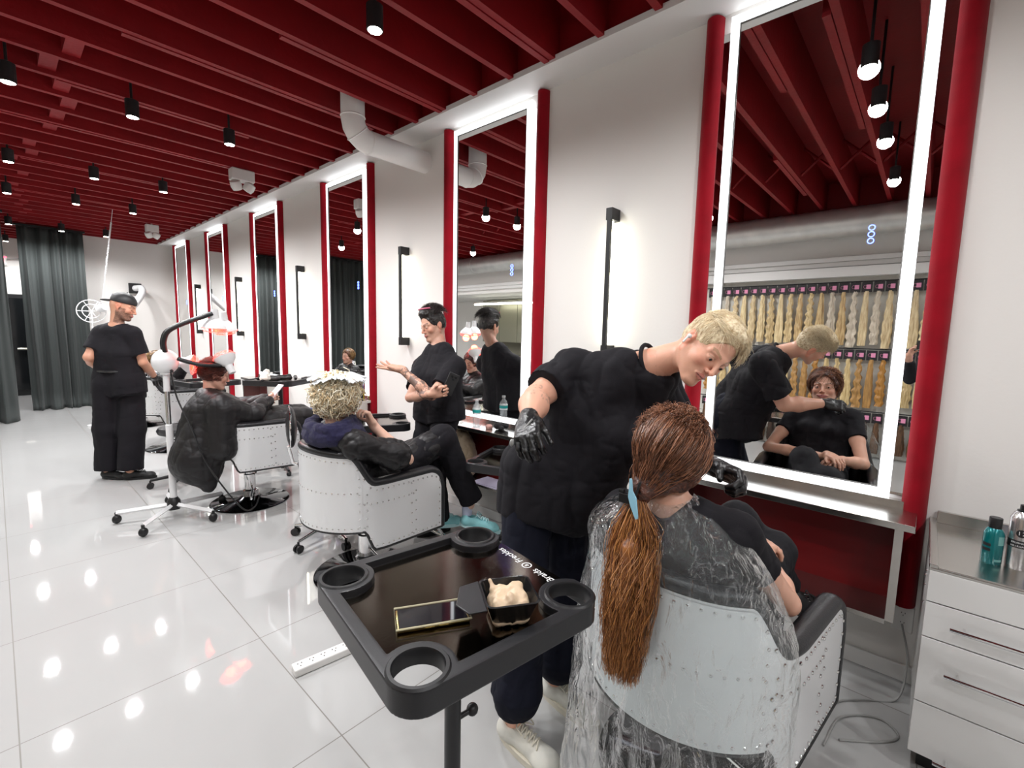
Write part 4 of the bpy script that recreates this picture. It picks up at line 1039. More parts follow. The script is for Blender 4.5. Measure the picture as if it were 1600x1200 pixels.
def hand(S, w, d, n, side=None, curl=(.3,)*4, thumb=(.5, .4), sc=1.0, fat=0.0, spread=.10, tcurl=.3):
    """w wrist, d along the hand, n out of the palm, side +1/-1 picks where the thumb leaves"""
    d = unit(d); n = unit(np.asarray(n)-d*np.dot(n, d)); t = np.cross(d, n); side = side or (1 if t[2] > 0 else -1); t = t*side; w = np.asarray(w, float)
    S.box(w+d*.050*sc, V(.046, .040, .0145+fat)*sc, np.stack([d, t, n], 1), r=.013*sc, k=.015)
    S.cone(w-d*.02*sc, .024*sc+fat, w+d*.02*sc, .025*sc+fat, .02)
    S.ell(w+d*.03*sc+t*.026*sc+n*.010*sc, V(.030, .018, .014)*sc+fat, np.stack([d, t, n], 1), k=.012)
    L = (.074, .082, .076, .060); off = (.031, .0105, -.0105, -.030); base = (.092, .096, .092, .083)
    for i in range(4):
        q = w+d*base[i]*sc+t*off[i]*sc; a = 0; dd = unit(d+t*spread*(1.5-i)); r0 = (.0098, .0100, .0094, .0084)[i]*sc+fat
        S.cone(q-dd*.02*sc, r0, q, r0, .006)
        for k in range(3):
            a += curl[i]*(1.0, 1.15, .8)[k]; l = L[i]*(.46, .30, .24)[k]*sc; e = q+(dd*cos(a)+n*sin(a))*l
            S.cone(q, r0*(1, .93, .86)[k], e, r0*(.93, .86, .74)[k], .003); q = e
    q = w+d*.028*sc+t*.030*sc+n*.006*sc; td = unit(t*thumb[0]+d*.75+n*thumb[1]); r0 = .0118*sc+fat
    S.cone(w+d*.01*sc+t*.012*sc, r0*1.2, q, r0*1.1, .01)
    for k, l in enumerate((.036, .030)):
        e = q+td*l*sc; S.cone(q, r0*(1, .88)[k], e, r0*(.88, .72)[k], .004); q = e; td = unit(td-t*tcurl+n*.15)
    return q
def body_rec(J, b=1.0, fem=False, legs=True, arm=1.0):
    S = Rec(); lat = unit(np.asarray(J['shL'])-J['shR']); pel, ch, nk = map(np.asarray, (J['pel'], J['chest'], J['neck'])); up = unit(nk-ch)
    for s in (-1, 1):
        S.cone(pel+lat*s*.07*b, .095*b, ch+lat*s*.075*b-up*.04, .098*b, .05)
        S.cone(ch+lat*s*.07*b, .095*b, nk+lat*s*.05*b-up*.06, .07*b, .04)
        sh = np.asarray(J['shL' if s > 0 else 'shR']); S.cone(nk+lat*s*.04-up*.03, .052*b, sh, .050*b, .035)
    for s in 'LR':
        sh, el, wr = (np.asarray(J[k+s]) for k in ('sh', 'el', 'wr'))
        S.cone(sh, .052*b, (sh+el)/2, .046*b*arm, .02).cone((sh+el)/2, .046*b*arm, el, .037*b*arm, .02)
        m = el*.65+wr*.35; S.cone(el, .037*b*arm, m, .041*b*arm, .015).cone(m, .041*b*arm, wr, .0255*b, .015)
        if legs:
            hp, kn, an = (np.asarray(J[k+s]) for k in ('hip', 'kn', 'an'))
            S.cone(hp, .082*b, kn, .055*b, .04); m = kn*.65+an*.35; S.cone(kn, .052*b, m, .053*b, .03).cone(m, .053*b, an, .036*b, .03)
            S.cone(an, .036*b, an-V(0, 0, .05), .03, .02)
    hc = np.asarray(J['head']); R = J['R']
    S.cone(hc+R @ V(-.028, 0, -.055), .052*b*(.86 if fem else 1), nk+up*.0, .056*b*(.86 if fem else 1), .035)
    return S
def shirt_rec(J, b=1.0, o=.014, hem=None, sleeve=.62, slr=.078, neckr=.062, flare=.02, belly=0):
    S = Rec(); lat = unit(np.asarray(J['shL'])-J['shR']); pel, ch, nk = map(np.asarray, (J['pel'], J['chest'], J['neck'])); up = unit(nk-ch)
    fr = np.cross(lat, V(0, 0, 1)); fr = -unit(fr) if False else unit(fr)
    hemp = np.asarray(hem) if hem is not None else pel-V(0, 0, .12)
    for s in (-1, 1):
        S.cone(ch+lat*s*.075*b-up*.04, .105*b+o, pel+lat*s*(.075*b+flare*.5), .102*b+o+flare*.5, .06)
        S.cone(pel+lat*s*(.075*b+flare*.5), .102*b+o+flare*.5, hemp+lat*s*(.085*b+flare), .105*b+o+flare, .06, cut=-.04)
        S.cone(ch+lat*s*.07*b, .098*b+o, nk+lat*s*.05*b-up*.06, .070*b+o, .05)
        sh = np.asarray(J['shL' if s > 0 else 'shR']); el = np.asarray(J['elL' if s > 0 else 'elR'])
        S.cone(nk+lat*s*.045-up*.035, .050*b+o*.6, sh, .056*b+o*.8, .04)
        S.cone(sh, .060*b+o, sh+(el-sh)*sleeve, slr*b, .035, cut=-slr*b*.25)
    return S
def collar_cut(S, J, r=.064, b=1.0, drop=.015):
    nk = np.asarray(J['neck']); hc = np.asarray(J['head']); d = unit(hc-nk)
    S.cone(nk+d*drop, r*b, nk+d*.16, r*b*1.25, .012, sub=True); return S
def pants_rec(J, b=1.0, o=.018, knee=.075, cuff=.062, cutL=.0, gather=False, rise=.06):
    S = Rec(); pel = np.asarray(J['pel']); lat = unit(np.asarray(J['hipL'])-J['hipR'])
    for s in (-1, 1): S.cone(pel+lat*s*.07*b+V(0, 0, rise), .098*b+o*.4, pel+lat*s*.075*b-V(0, 0, .02), .104*b+o*.5, .05)
    for s in 'LR':
        hp, kn, an = (np.asarray(J[k+s]) for k in ('hip', 'kn', 'an'))
        S.cone(hp, .086*b+o, kn, knee, .05)
        if gather:
            e = kn+(an-kn)*.84; S.cone(kn, knee, e, cuff*1.08, .03).cone(e, cuff*1.08, an+(kn-an)*.06, cuff*.62, .02, cut=-.015)
        else: S.cone(kn, knee, an, cuff, .03, cut=cutL)
    return S
def folds(amp=.010, s=9, st=(1, 1, .4), off=0, amp2=.004):
    return lambda v, n: amp*(ridge(v*V(*st), s, off)-.42)+amp2*(ridge(v*V(*st)[::-1], s*2.3, off+3)-.42)
SKIN = {}
def skin_mat(name, rough=.42):
    if name not in SKIN: SKIN[name] = mat(name, (.7, .4, .3), rough, attr='tone', sss=.12, bump=(260, .06))
    return SKIN[name]
def skin_tone(base, J, s=1, brow=(.1, .05, .03), lips=(.55, .2, .17), stubble=0, stcol=(.25, .17, .12), extra=None, browz=.0205, smile=0):
    c, R = np.asarray(J['head']), J['R']
    def f(v):
        q = (v-c) @ R/s; x, y, z = q[:, 0], q[:, 1], q[:, 2]; ay = np.abs(y)
        col = np.tile(np.array(base, float), (len(v), 1)); col *= (1+.05*fbm(v, 30))[:, None]
        def mix(t, m):
            m = np.clip(m, 0, 1)[:, None]; return col*(1-m)+np.array(t)*m
        near = (np.abs(q) < .16).all(1)
        g = lambda d, w: np.exp(-(d/w)**2)
        red = near*(g(np.hypot(ay-.045, z+.03), .022)*.35*(x > .03)+g(np.hypot(y, z+.035), .012)*.4*(x > .09)+(ay > .07)*(x < .01)*.45)
        col = mix(np.array(base)*V(1.05, .62, .55), red)
        w = .024+.006*smile; zc = -.0625+.007*smile*np.clip(ay/w, 0, 1)**2
        lz = z-zc; lip = near*(x > .078)*(ay < w*1.03)*(np.abs(lz+.0003) < .0115*(1-(ay/w)**2*.8))
        col = mix(lips, lip*.9)
        col = mix(np.array(lips)*.25, near*(x > .078)*(ay < w)*(np.abs(lz) < .0013))  # shade of the mouth groove painted as a dark line
        if stubble: col = mix(stcol, near*stubble*((z < -.045)*(x > -.02)+(z < -.01)*(ay > .05)*(x > .0)*(x < .05))*(.75+.25*vnoise(v, 220))*(1-lip))
        bz = browz+.010*np.clip((ay-.012)/.03, 0, 1)-.006*np.clip((ay-.035)/.015, 0, 1)
        col = mix(brow, near*(x > .055)*(ay > .012)*(ay < .050)*(np.abs(z-bz) < .0042)*.75)
        col = mix(np.array(base)*.45, near*(x > .068)*g(np.abs(z-.0045-.003*(1-((ay-.031)/.014)**2)), .0022)*(np.abs(ay-.031) < .015)*.8)
        if extra is not None: col = extra(v, col)
        return col
    return f
M_eyew = mat('eye_white', (.75, .72, .70), .15); M_iris = mat('eye_iris', (.05, .035, .02), .1)
def eyes(J, parent, org, s=1, iris=None, look=(1, 0, -.15)):
    c, R = np.asarray(J['head']), J['R']; 
    for y in (-1, 1):
        q = c+R @ (V(.0775, y*.031, -.0005)*s); d = R @ unit(look)
        mb = MB(); mb.ball(q-org, .0118*s, 18, 12); e = mb.build('eyeball', M_eyew, parent)
        MB().lathe([(.0058*s, .0103*s), (.005*s, .0117*s), (.0, .0121*s)], q-org, 16, d).build('iris', iris or M_iris, e)
def hair_cap(J, mt, parent, org, s=1, grow=.012, front=.055, low=-.05, name='hair', vs=.0035, disp=None, extra=None, sideburn=True, face=(.075, .085, .088), fz=-.035):
    """short hair: a shell over the skull trimmed round face and ears"""
    c, R = np.asarray(J['head']), J['R']; S = Rec()
    p = lambda x, y, z: c+R @ (V(x, y, z)*s)
    S.ell(p(-.012, 0, .036), V(.094+grow*.8, .073+grow, .082+grow)*s, R, k=.01)
    S.ell(p(-.045, 0, -.003), V(.055+grow*.6, .058+grow*.6, .062)*s, R, k=.03)
    if extra: extra(S, p)
    S.ell(p(.105, 0, fz), V(*face)*s, R, k=.01, sub=True)       # face
    for y in (-1, 1):
        S.ell(p(.035, y*.085, -.050), V(.050, .03, .062)*s, R, k=.008, sub=True)
        S.ell(p(-.012, y*.085, -.020), V(.020, .022, .030)*s, R, k=.006, sub=True)
    S.ell(p(-.03, 0, -.125), V(.14, .12, .068)*s, R, k=.01, sub=True)          # nape
    return rec_obj(name, S, mt, parent, org, vs, disp=disp)
def comb(J, s, n, region, flow, length, lift=.004, wob=.004, seed=1, seg=9, grow=.012, lift0=0.0, curl=0, jit=.25):
    """strands laid on the skull; region(u) keeps roots, flow(u) gives the combing direction, both in head space"""
    c, R = np.asarray(J['head']), J['R']; rs = np.random.RandomState(seed); out = []
    rad = V(.094+grow*.8, .073+grow, .082+grow); ctr = V(-.012, 0, .036)
    while len(out) < n:
        d = rs.randn(3); d /= np.linalg.norm(d); q = ctr+rad*d
        if not region(q): continue
        L = length*(.7+.6*rs.rand()); path = []; step = L/seg; w = rs.randn(3)*jit; ph = rs.rand()*6; w2 = rs.randn(3)
        for k in range(seg+1):
            e = (q-ctr)/rad; m = np.linalg.norm(e); e /= m; lf = lift0+lift*(k/seg)**1.5*(.5+rs.rand()*.2)
            base = ctr+rad*e*(1+lf/.085); path.append(base+w2*wob*sin(ph+k*.9)*(k/seg)+curl*V(sin(ph+k*1.8), cos(ph+k*1.8), sin(ph*2+k*1.8)))
            f = flow(q)+w; nrm = e/rad; nrm /= np.linalg.norm(nrm); f = f-nrm*np.dot(f, nrm); f /= max(np.linalg.norm(f), 1e-6); q = ctr+rad*e+f*step
        out.append(np.array(path)*s @ R.T+c)
    return np.array(out)
def shoe(name, heel, toe, mt, sole, parent, org, w=.045, h=.075, laces=True, extra=None):
    """heel and toe on the ground plane, world coordinates"""
    heel, toe = np.asarray(heel, float), np.asarray(toe, float); d = toe-heel; L = np.linalg.norm(d); d /= L; up = V(0, 0, 1); up = unit(up-d*np.dot(up, d)); sd = np.cross(up, d)
    P = lambda x, y, z: heel+d*x*L+sd*y+up*z
    S = Rec(); S.ell(P(.16, 0, .045), (w*.85, w*.8, .035), np.stack([d, sd, up], 1), k=.02).cone(P(.14, 0, .045), w*.72, P(.80, 0, .032), w*.72, .03).ell(P(.78, 0, .032), (w*1.1, w*.95, .028), np.stack([d, sd, up], 1), k=.02)
    S.cone(P(.20, 0, .06), w*.68, P(.22, 0, h+.01), w*.70, .02, cut=-w*.3); S.cone(P(.3, 0, .06), w*.55, P(.6, 0, .045), w*.5, .02)
    S.cone(P(.22, 0, h-.005), w*.52, P(.22, 0, h+.06), w*.6, .004, sub=True); S.box(P(.5, 0, -.03), V(.4, .2, .035), np.stack([d, sd, up], 1), r=.002, k=.004, sub=True)
    o = rec_obj(name, S, mt, parent, org, .004)
    pts = []
    for a in np.linspace(0, 2*pi, 30)[:-1]:
        x = .5+.52*cos(a); y = w*(.93+.16*cos(a-.0)*.6)*sin(a)*(1.0 if abs(sin(a)) < .9 else .96); pts.append((x, y))
    mb = MB(); lo_ = [P(x, y, .0) for x, y in pts]; hi_ = [P(x, y, .022) for x, y in pts]
    mb.grid([[p-org for p in lo_], [p-org for p in hi_]], True); mb.add([p-org for p in lo_], [tuple(range(29))[::-1]]); mb.add([p-org for p in hi_], [tuple(range(29))])
    mb.build('sole', sole, o)
    if laces:
        mb = MB()
        for k in range(5):
            x = .36+.065*k; z = .102-.055*(x-.3)
            mb.tube([P(x, -w*.45, z-.012)-org, P(x+.02, 0, z+.002)-org, P(x+.0, w*.45, z-.012)-org], .0032, 6); mb.tube([P(x, w*.45, z-.012)-org, P(x+.04, 0, z)-org, P(x+.075, -w*.45, z-.016)-org], .0030, 6)
        mb.tube(spline([P(.36, .0, .104)-org, P(.38, .03, .108)-org, P(.47, .035, .09)-org, P(.37, .0, .106)-org, P(.38, -.03, .108)-org, P(.48, -.03, .09)-org]), .0028, 6); mb.build('laces', sole, o)
    return o
def person(label, org, group=None):
    o = thing('person', label, 'person', tuple(org), 0, group); return o, np.array(org, float)
A3 = np.array
M_blackcloth = mat('black_cotton', (.007, .0062, .009), .8, bump=(350, .12), spec=.3)
M_navycloth = mat('navy_jersey', (.003, .004, .012), .8, bump=(350, .12), spec=.3)
M_greycloth = mat('charcoal_twill', (.007, .007, .010), .75, bump=(350, .12), spec=.35)
M_glove = mat('black_nitrile', (.006, .006, .007), .3, spec=.6, bump=(90, .2))
M_sneaker = mat('white_sneaker', 'DEDCD2', .5, var=(20, (.6, .6, .55), .6)); M_sole = mat('pale_sole', 'D8D2C2', .55)

# ---------------------------------------------------------------- the blond stylist
P1, O1 = person('blond man in a black t-shirt and black gloves bending over the ponytailed client', (1.45, 1.12, 0))
hf = vd(.07, -.62, -.74); hu0 = vd(.66, .60, -.42); R1 = hframe(hf, hu0)
J = dict(head=A3([1.605, .560, 1.462]), R=R1, pel=A3([1.50, 1.06, .94]), chest=A3([1.56, .91, 1.20]), neck=A3([1.60, .765, 1.395]),
         shR=at(890, 580, 1.80), elR=at(838, 622, 1.66), wrR=at(826, 656, 1.47), shL=A3([1.775, .80, 1.32]), elL=A3([1.71, .67, 1.07]), wrL=A3([1.525, .475, 1.082]),
         hipL=A3([1.57, 1.10, .90]), hipR=A3([1.38, 1.13, .90]), knL=A3([1.52, 1.02, .48]), knR=A3([1.27, 1.06, .50]), anL=A3([1.45, 1.02, .11]), anR=A3([1.185, 1.01, .11]))
JS1 = J
S = body_rec(J, 1, arm=1.25); head(S, J['head'], R1, 1.0, jaw=1.08, open_=.0027)
def w_(c, r, vs): c = np.asarray(c); return (c-r, c+r, vs)
def blondskin(v, col):
    # small faded tattoo lines on the right upper forearm
    d = np.linalg.norm(v-at(846, 612, 1.6), axis=1); m = ((d < .055)*(np.abs(vnoise(v, 55)) < .09)*.45)[:, None]
    return col*(1-m)+V(.12, .10, .10)*m
rec_obj('body', S, skin_mat('skin_fair'), P1, O1, .007, [w_(J['head'], .15, .0025)], colour=skin_tone((.76, .41, .29), J, 1, brow=(.36, .22, .12), lips=(.52, .19, .15), stubble=.18, stcol=(.42, .25, .16), extra=blondskin))
eyes(J, P1, O1, 1, mat('grey_iris', (.03, .035, .035), .1), look=(1, 0, -.35))
S = shirt_rec(J, 1.04, .020, hem=A3([1.50, 1.04, .74]), sleeve=.84, slr=.084, flare=.03)
S.cone(J['chest']-V(.03, .06, .10), .12, A3([1.44, 1.00, .86]), .12, .08)
collar_cut(S, J, .064)
rec_obj('t_shirt', S, M_blackcloth, P1, O1, .006, disp=folds(.024, 6, (1, 1, .35), 2, .008))
lat = unit(J['shL']-J['shR']); nd = unit(J['head']-J['neck']); u_, w__ = frame(nd)
MB().tube([J['neck']+nd*.012+(u_*cos(a)+w__*sin(a))*.071-O1 for a in np.linspace(0, 2*pi, 33)[:-1]], .008, 8, closed=True, sq=(1, 1)).build('collar_rib', M_blackcloth, P1)
S = pants_rec(J, 1.0, .02, knee=.088, cuff=.082, gather=True); rec_obj('trousers', S, M_navycloth, P1, O1, .006, disp=folds(.012, 9, (1, 1, .6), 5))
tR = A3([1.175, .80, 0]); shoe('sneaker', (1.18, 1.075, 0), tR, M_sneaker, M_sole, P1, O1, .050)
shoe('sneaker', (1.45, 1.085, 0), (1.44, .81, 0), M_sneaker, M_sole, P1, O1, .048)
# gloves
S = Rec(); hand(S, J['wrR'], vd(-.08, -.50, -.85), vd(.35, -.75, .35), None, (.85, .75, .65, .6), (.5, .75), 1.06, .001, .06, .25)
S.cone(J['wrR']-unit(J['wrR']-J['elR'])*.035, .034, J['wrR'], .030, .01, cut0=-.015)
rec_obj('glove', S, M_glove, P1, O1, .0026, disp=lambda v, n: .0018*(ridge(v, 60)-.4))
S = Rec(); wl_ = J['wrL']; hand(S, wl_, unit(V(-.35, -.9, -.12)), vd(-.8, -.35, .3), None, (.85, .95, 1.0, 1.05), (.35, .75), 1.05, .001, .04, .2)
S.cone(wl_+unit(J['elL']-wl_)*.035, .034, wl_, .030, .01, cut0=-.015)
rec_obj('glove', S, M_glove, P1, O1, .0026, disp=lambda v, n: .0018*(ridge(v, 60)-.4))
# hair: short sides, longer swept top falling forward
M_blond = hair_mat('blond_strands', 'CEB386', 'FAEFD2', .38); M_blondbase = hair_mat('blond_base', 'BDA27A', 'F0E2C0', .45, False, 90, (1, 1, 1))
def top(S, p):
    S.ell(p(.015, 0, .104), V(.065, .055, .026), R1, k=.03)
hair_cap(J, M_blondbase, P1, O1, 1, .006, extra=top, face=(.078, .082, .100), fz=-.022, disp=lambda v, n: .003*fbm(v, 60))
def reg(q): return (q[2] > .055 and q[0] < .085) 
st = comb(J, 1, 1500, lambda q: q[2] > .078 and q[0] < .052, lambda q: V(.75, .55, .05), .055, .012, .003, 1, 10, .010, .003)
st2 = comb(J, 1, 1300, lambda q: (q[2] > -.02 and (q[0] < .045) and not (abs(q[1]) > .05 and q[2] < .03 and -.05 < q[0])), lambda q: V(.25, 0, -1), .030, .002, .0012, 2, 10, .008, .001)
st3 = comb(J, 1, 380, lambda q: q[2] > .088 and .02 < q[0] < .056 and q[1] > -.02, lambda q: V(.8, .75, .1), .062, .024, .004, 3, 10, .012, .006)
strands('hair_strands', np.vstack([st, st2, st3]), .0009, M_blond, P1, O1)
# earbud in the right ear
pe = J['head']+R1 @ V(.0, -.088, -.008)
MB().ball(pe-O1, .008, 14, 10).cyl(pe+R1 @ V(0, -.003, 0)-O1, pe+R1 @ V(.012, -.008, -.026)-O1, .0038, .0034, 12).build('earbud', M_irwhite, P1)
# tint brush held in the right glove
t = thing('tint_brush', 'small tint brush held in the stylist\'s near gloved hand', 'brush', tuple(at(812, 676, 1.42)))
o0 = at(812, 676, 1.42); a, b_ = at(800, 692, 1.40)-o0, at(832, 655, 1.42)-o0
MB().cyl(a, b_, .005, .003, 12).ball(a, (.008, .008, .012), 10, 8).build('handle', M_grey, t)

# ---------------------------------------------------------------- the client with the ponytail
P2, O2 = person('seated client with long brown clipped ponytail, black top and dark trousers', (1.45, .50, 0))
R2 = hframe(V(1, -.02, .20), V(-.2, .02, 1))
J = dict(head=A3([1.295, .516, 1.158]), R=R2, pel=A3([1.42, .50, .60]), chest=A3([1.31, .51, .86]), neck=A3([1.255, .515, 1.03]),
         shR=A3([1.30, .345, .965]), elR=A3([1.52, .245, .72]), wrR=A3([1.70, .345, .76]), shL=A3([1.30, .675, .945]), elL=A3([1.50, .79, .73]), wrL=A3([1.70, .42, .765]),
         hipL=A3([1.47, .58, .60]), hipR=A3([1.47, .41, .60]), knL=A3([1.92, .50, .78]), knR=A3([1.95, .37, .69]), anL=A3([2.20, .36, .45]), anR=A3([2.02, .40, .18]))
JS2 = J
S = body_rec(J, .90, True); head(S, J['head'], R2, 1.02, True, smile=1, open_=.0031)
hand(S, J['wrR'], unit(V(.35, .25, -.02)), unit(V(.2, .2, -1)), -1, (.5, .45, .4, .4), (.6, .2), .9)
hand(S, J['wrL']+V(.015, -.015, .02), unit(V(.4, -.35, -.05)), unit(V(0, 0, -1)), 1, (.55, .5, .5, .5), (.6, .2), .9)
rec_obj('body', S, skin_mat('skin_light'), P2, O2, .006, [w_(J['head'], .14, .0026), (A3([1.66, .25, .68]), A3([1.86, .50, .84]), .0028)],
        colour=skin_tone((.70, .39, .28), J, 1.02, brow=(.16, .08, .05), lips=(.50, .16, .15), smile=1))
eyes(J, P2, O2, 1.02, look=(1, -.05, .02))
# smile: a row of teeth showing
c = J['head']; mb = MB(); mb.grid([[c+R2 @ (V(.0955-18*y*y, y, z)*1.02)-O2 for y in np.linspace(-.017, .017, 12)] for z in (-.0585+0, -.0655)]); mb.build('teeth', M_lblw, P2)
S = shirt_rec(J, .92, .010, hem=J['pel']-V(0, 0, .02), sleeve=.5, slr=.062, flare=.0)
for y in (-.075, .075): S.ell(J['chest']+V(.075, y, .02), (.055, .06, .055), k=.03)
collar_cut(S, J, .054, 1.1, .0)
rec_obj('top', S, M_blackcloth, P2, O2, .006, disp=folds(.008, 10, (1, 1, .5), 4))
S = pants_rec(J, .9, .016, knee=.070, cuff=.055); rec_obj('trousers', S, M_greycloth, P2, O2, .006, disp=folds(.008, 11, (.5, 1, 1), 6))
shoe('shoe', J['anR']+V(-.05, 0, -.07), J['anR']+V(.19, .02, -.10), M_matteblack, M_black, P2, O2, .042)
shoe('shoe', J['anL']+V(-.0, .02, -.08), J['anL']+V(.12, -.10, -.22), M_matteblack, M_black, P2, O2, .042)
# hair: pinned curly front, drawn back to a low tail
M_brown = hair_mat('brown_strands', '331A10', 'A87254', .24); M_brownbase = hair_mat('brown_base', '2A150E', '5E3322', .32, False, 110, (1, 1, 1)); M_tail = hair_mat('tail_strands', '6B3A1C', 'C98A4C', .38)
tie = A3([1.160, .558, 1.062]); tq = (tie-J['head']) @ R2/1.02
def back_mass(S, p):
    S.cone(p(-.06, .0, .02), .062, tie+V(.012, -.004, .018), .022, .05).cone(p(-.03, -.02, -.035), .05, tie+V(.015, -.004, .012), .020, .04).cone(p(-.03, .02, -.035), .05, tie+V(.015, -.004, .012), .020, .04).ell(p(-.05, 0, -.062), (.052, .058, .038), k=.03)
hair_cap(J, M_brownbase, P2, O2, 1.02, .017, extra=back_mass, face=(.080, .085, .104), fz=-.018, disp=lambda v, n: .005*fbm(v, 50)+.004*(ridge(v, 30)-.4))
rs = np.random.RandomState(21); out = []; rad = V(.094+.014, .073+.020, .082+.018); ctr = V(-.012, 0, .036); cH = J['head']
while len(out) < 3400:
    d = rs.randn(3); d /= np.linalg.norm(d); q = ctr+rad*d
    if q[2] < -.075 or (q[0] > .0 and q[2] < .005 and abs(q[1]) > .04) or (q[0] > .045 and q[2] < .085) or (q[2] < -.01 and q[0] > -.005): continue
    N = 15; path = []; e0 = (q-ctr)/rad; tl = (tie-cH) @ R2/1.02; ph = rs.rand()*6; w = rs.randn(3)*.004; lf = rs.rand()*.009
    end = tl+V(.006*rs.randn()+.006, .008*rs.randn(), .008*rs.randn())
    for k in range(N):
        t_ = k/(N-1); x = q*(1-t_)+end*t_; e = (x-ctr)/rad; m = np.linalg.norm(e)
        if m < 1.0: x = ctr+rad*e/m
        nn = unit((x-ctr)/rad**2); bulge = sin(pi*t_)*(.006+lf)
        path.append(x+nn*bulge+w*sin(ph+5*t_)*sin(pi*t_)+V(0, .0022*sin(ph+16*t_), .0015*cos(ph+13*t_))*(1-t_))
    out.append(np.array(path)*1.02 @ R2.T+cH)
strands('hair_strands', np.array(out), .0012, M_brown, P2, O2, tip=.8)
st = comb(J, 1.02, 420, lambda q: -.03 < q[0] < .045 and q[2] > .098, lambda q: V(-1, .5*np.sign(q[1]), .1), .045, .014, .004, 6, 12, .022, .005, curl=.005, jit=.45)
strands('front_curls', st, .0013, M_brown, P2, O2)
# the tail itself
rs = np.random.RandomState(11); n_, m_ = 2600, 22; T_ = np.linspace(0, 1, m_); paths = np.zeros((n_, m_, 3))
for i in range(n_):
    r0 = .014*math.sqrt(rs.rand()); a = rs.rand()*2*pi; L = .50*(.55+.45*rs.rand()**.45) if rs.rand() < .8 else .50*(.35+.4*rs.rand()); ph = rs.rand(3)*6; ex = .064*math.sqrt(rs.rand())
    wd = np.minimum(1, T_*2.4)*(1-.45*np.maximum(0, (T_*L/.50-.55)/.45))
    b0 = V(cos(a)*.7, sin(a), 0)
    base = tie[None]+np.stack([-.065*T_**.7-.015*T_, -.012*T_+0*T_, -L*T_], 1)
    base[:, 0] += .02*np.sin(T_*3.1); base[0] = tie
    off = b0[None]*(r0+ex*wd)[:, None]; off[:, 0] *= .75
    wv = np.stack([np.sin(ph[0]+T_*9), np.sin(ph[1]+T_*11), 0*T_], 1)*(.004+.006*T_[:, None])*T_[:, None]**.5
    paths[i] = base+off+wv
strands('ponytail', paths, .0012, M_tail, P2, O2, tip=.45)
mb = MB()
S = Rec(); S.cone(tie+V(0, 0, .005), .010, tie+V(-.05, -.005, -.14), .017, .03).cone(tie+V(-.05, -.005, -.14), .020, tie+V(-.075, -.010, -.32), .014, .03)
rec_obj('ponytail_core', S, hair_mat('tail_base', '5A3018', 'A66A36', .4, False, 90, (1, 1, .1)), P2, O2, .005, disp=lambda v, n: .006*fbm(v*V(1, 1, .15), 60))
# bun section where the hair is drawn in
t = thing('hair_clip', 'blue and black hair clip gathering the brown ponytail', 'hair clip', tuple(tie))
M_clipblue = mat('clip_blue', (.32, .62, .78), .35)
cl = np.stack([unit(V(.0, -.25, -1)), unit(V(0, 1, -.25)), V(-1, 0, 0)], 1)
mb = MB(); pts = [(-.052, -.006), (-.02, -.002), (.0, -.009), (.055, -.004), (.058, .004), (.02, .012), (-.005, .014), (-.03, .006), (-.054, .0)]
A_ = [cl @ V(x, y, .020)+V(-.012, .0, 0) for x, y in pts]; B_ = [cl @ V(x, y, .026)+V(-.012, .0, 0) for x, y in pts]; mb.add(A_+B_, [tuple(range(9))[::-1], tuple(range(9, 18))]+[(i, (i+1) % 9, 9+(i+1) % 9, 9+i) for i in range(9)])
mb.build('blue_arm', M_clipblue, t, smooth=False, bevel=.001)
mb = MB(); mb.box(V(-.022, .030, -.01), (.014, .034, .026)); mb.box(V(-.022, .042, .008), (.010, .016, .010)); mb.tube([V(-.022, -.012, .045), V(-.026, .0, 0), V(-.022, .022, -.05)], .004, 8); mb.build('black_jaw', M_black, t, smooth=False, bevel=.002)

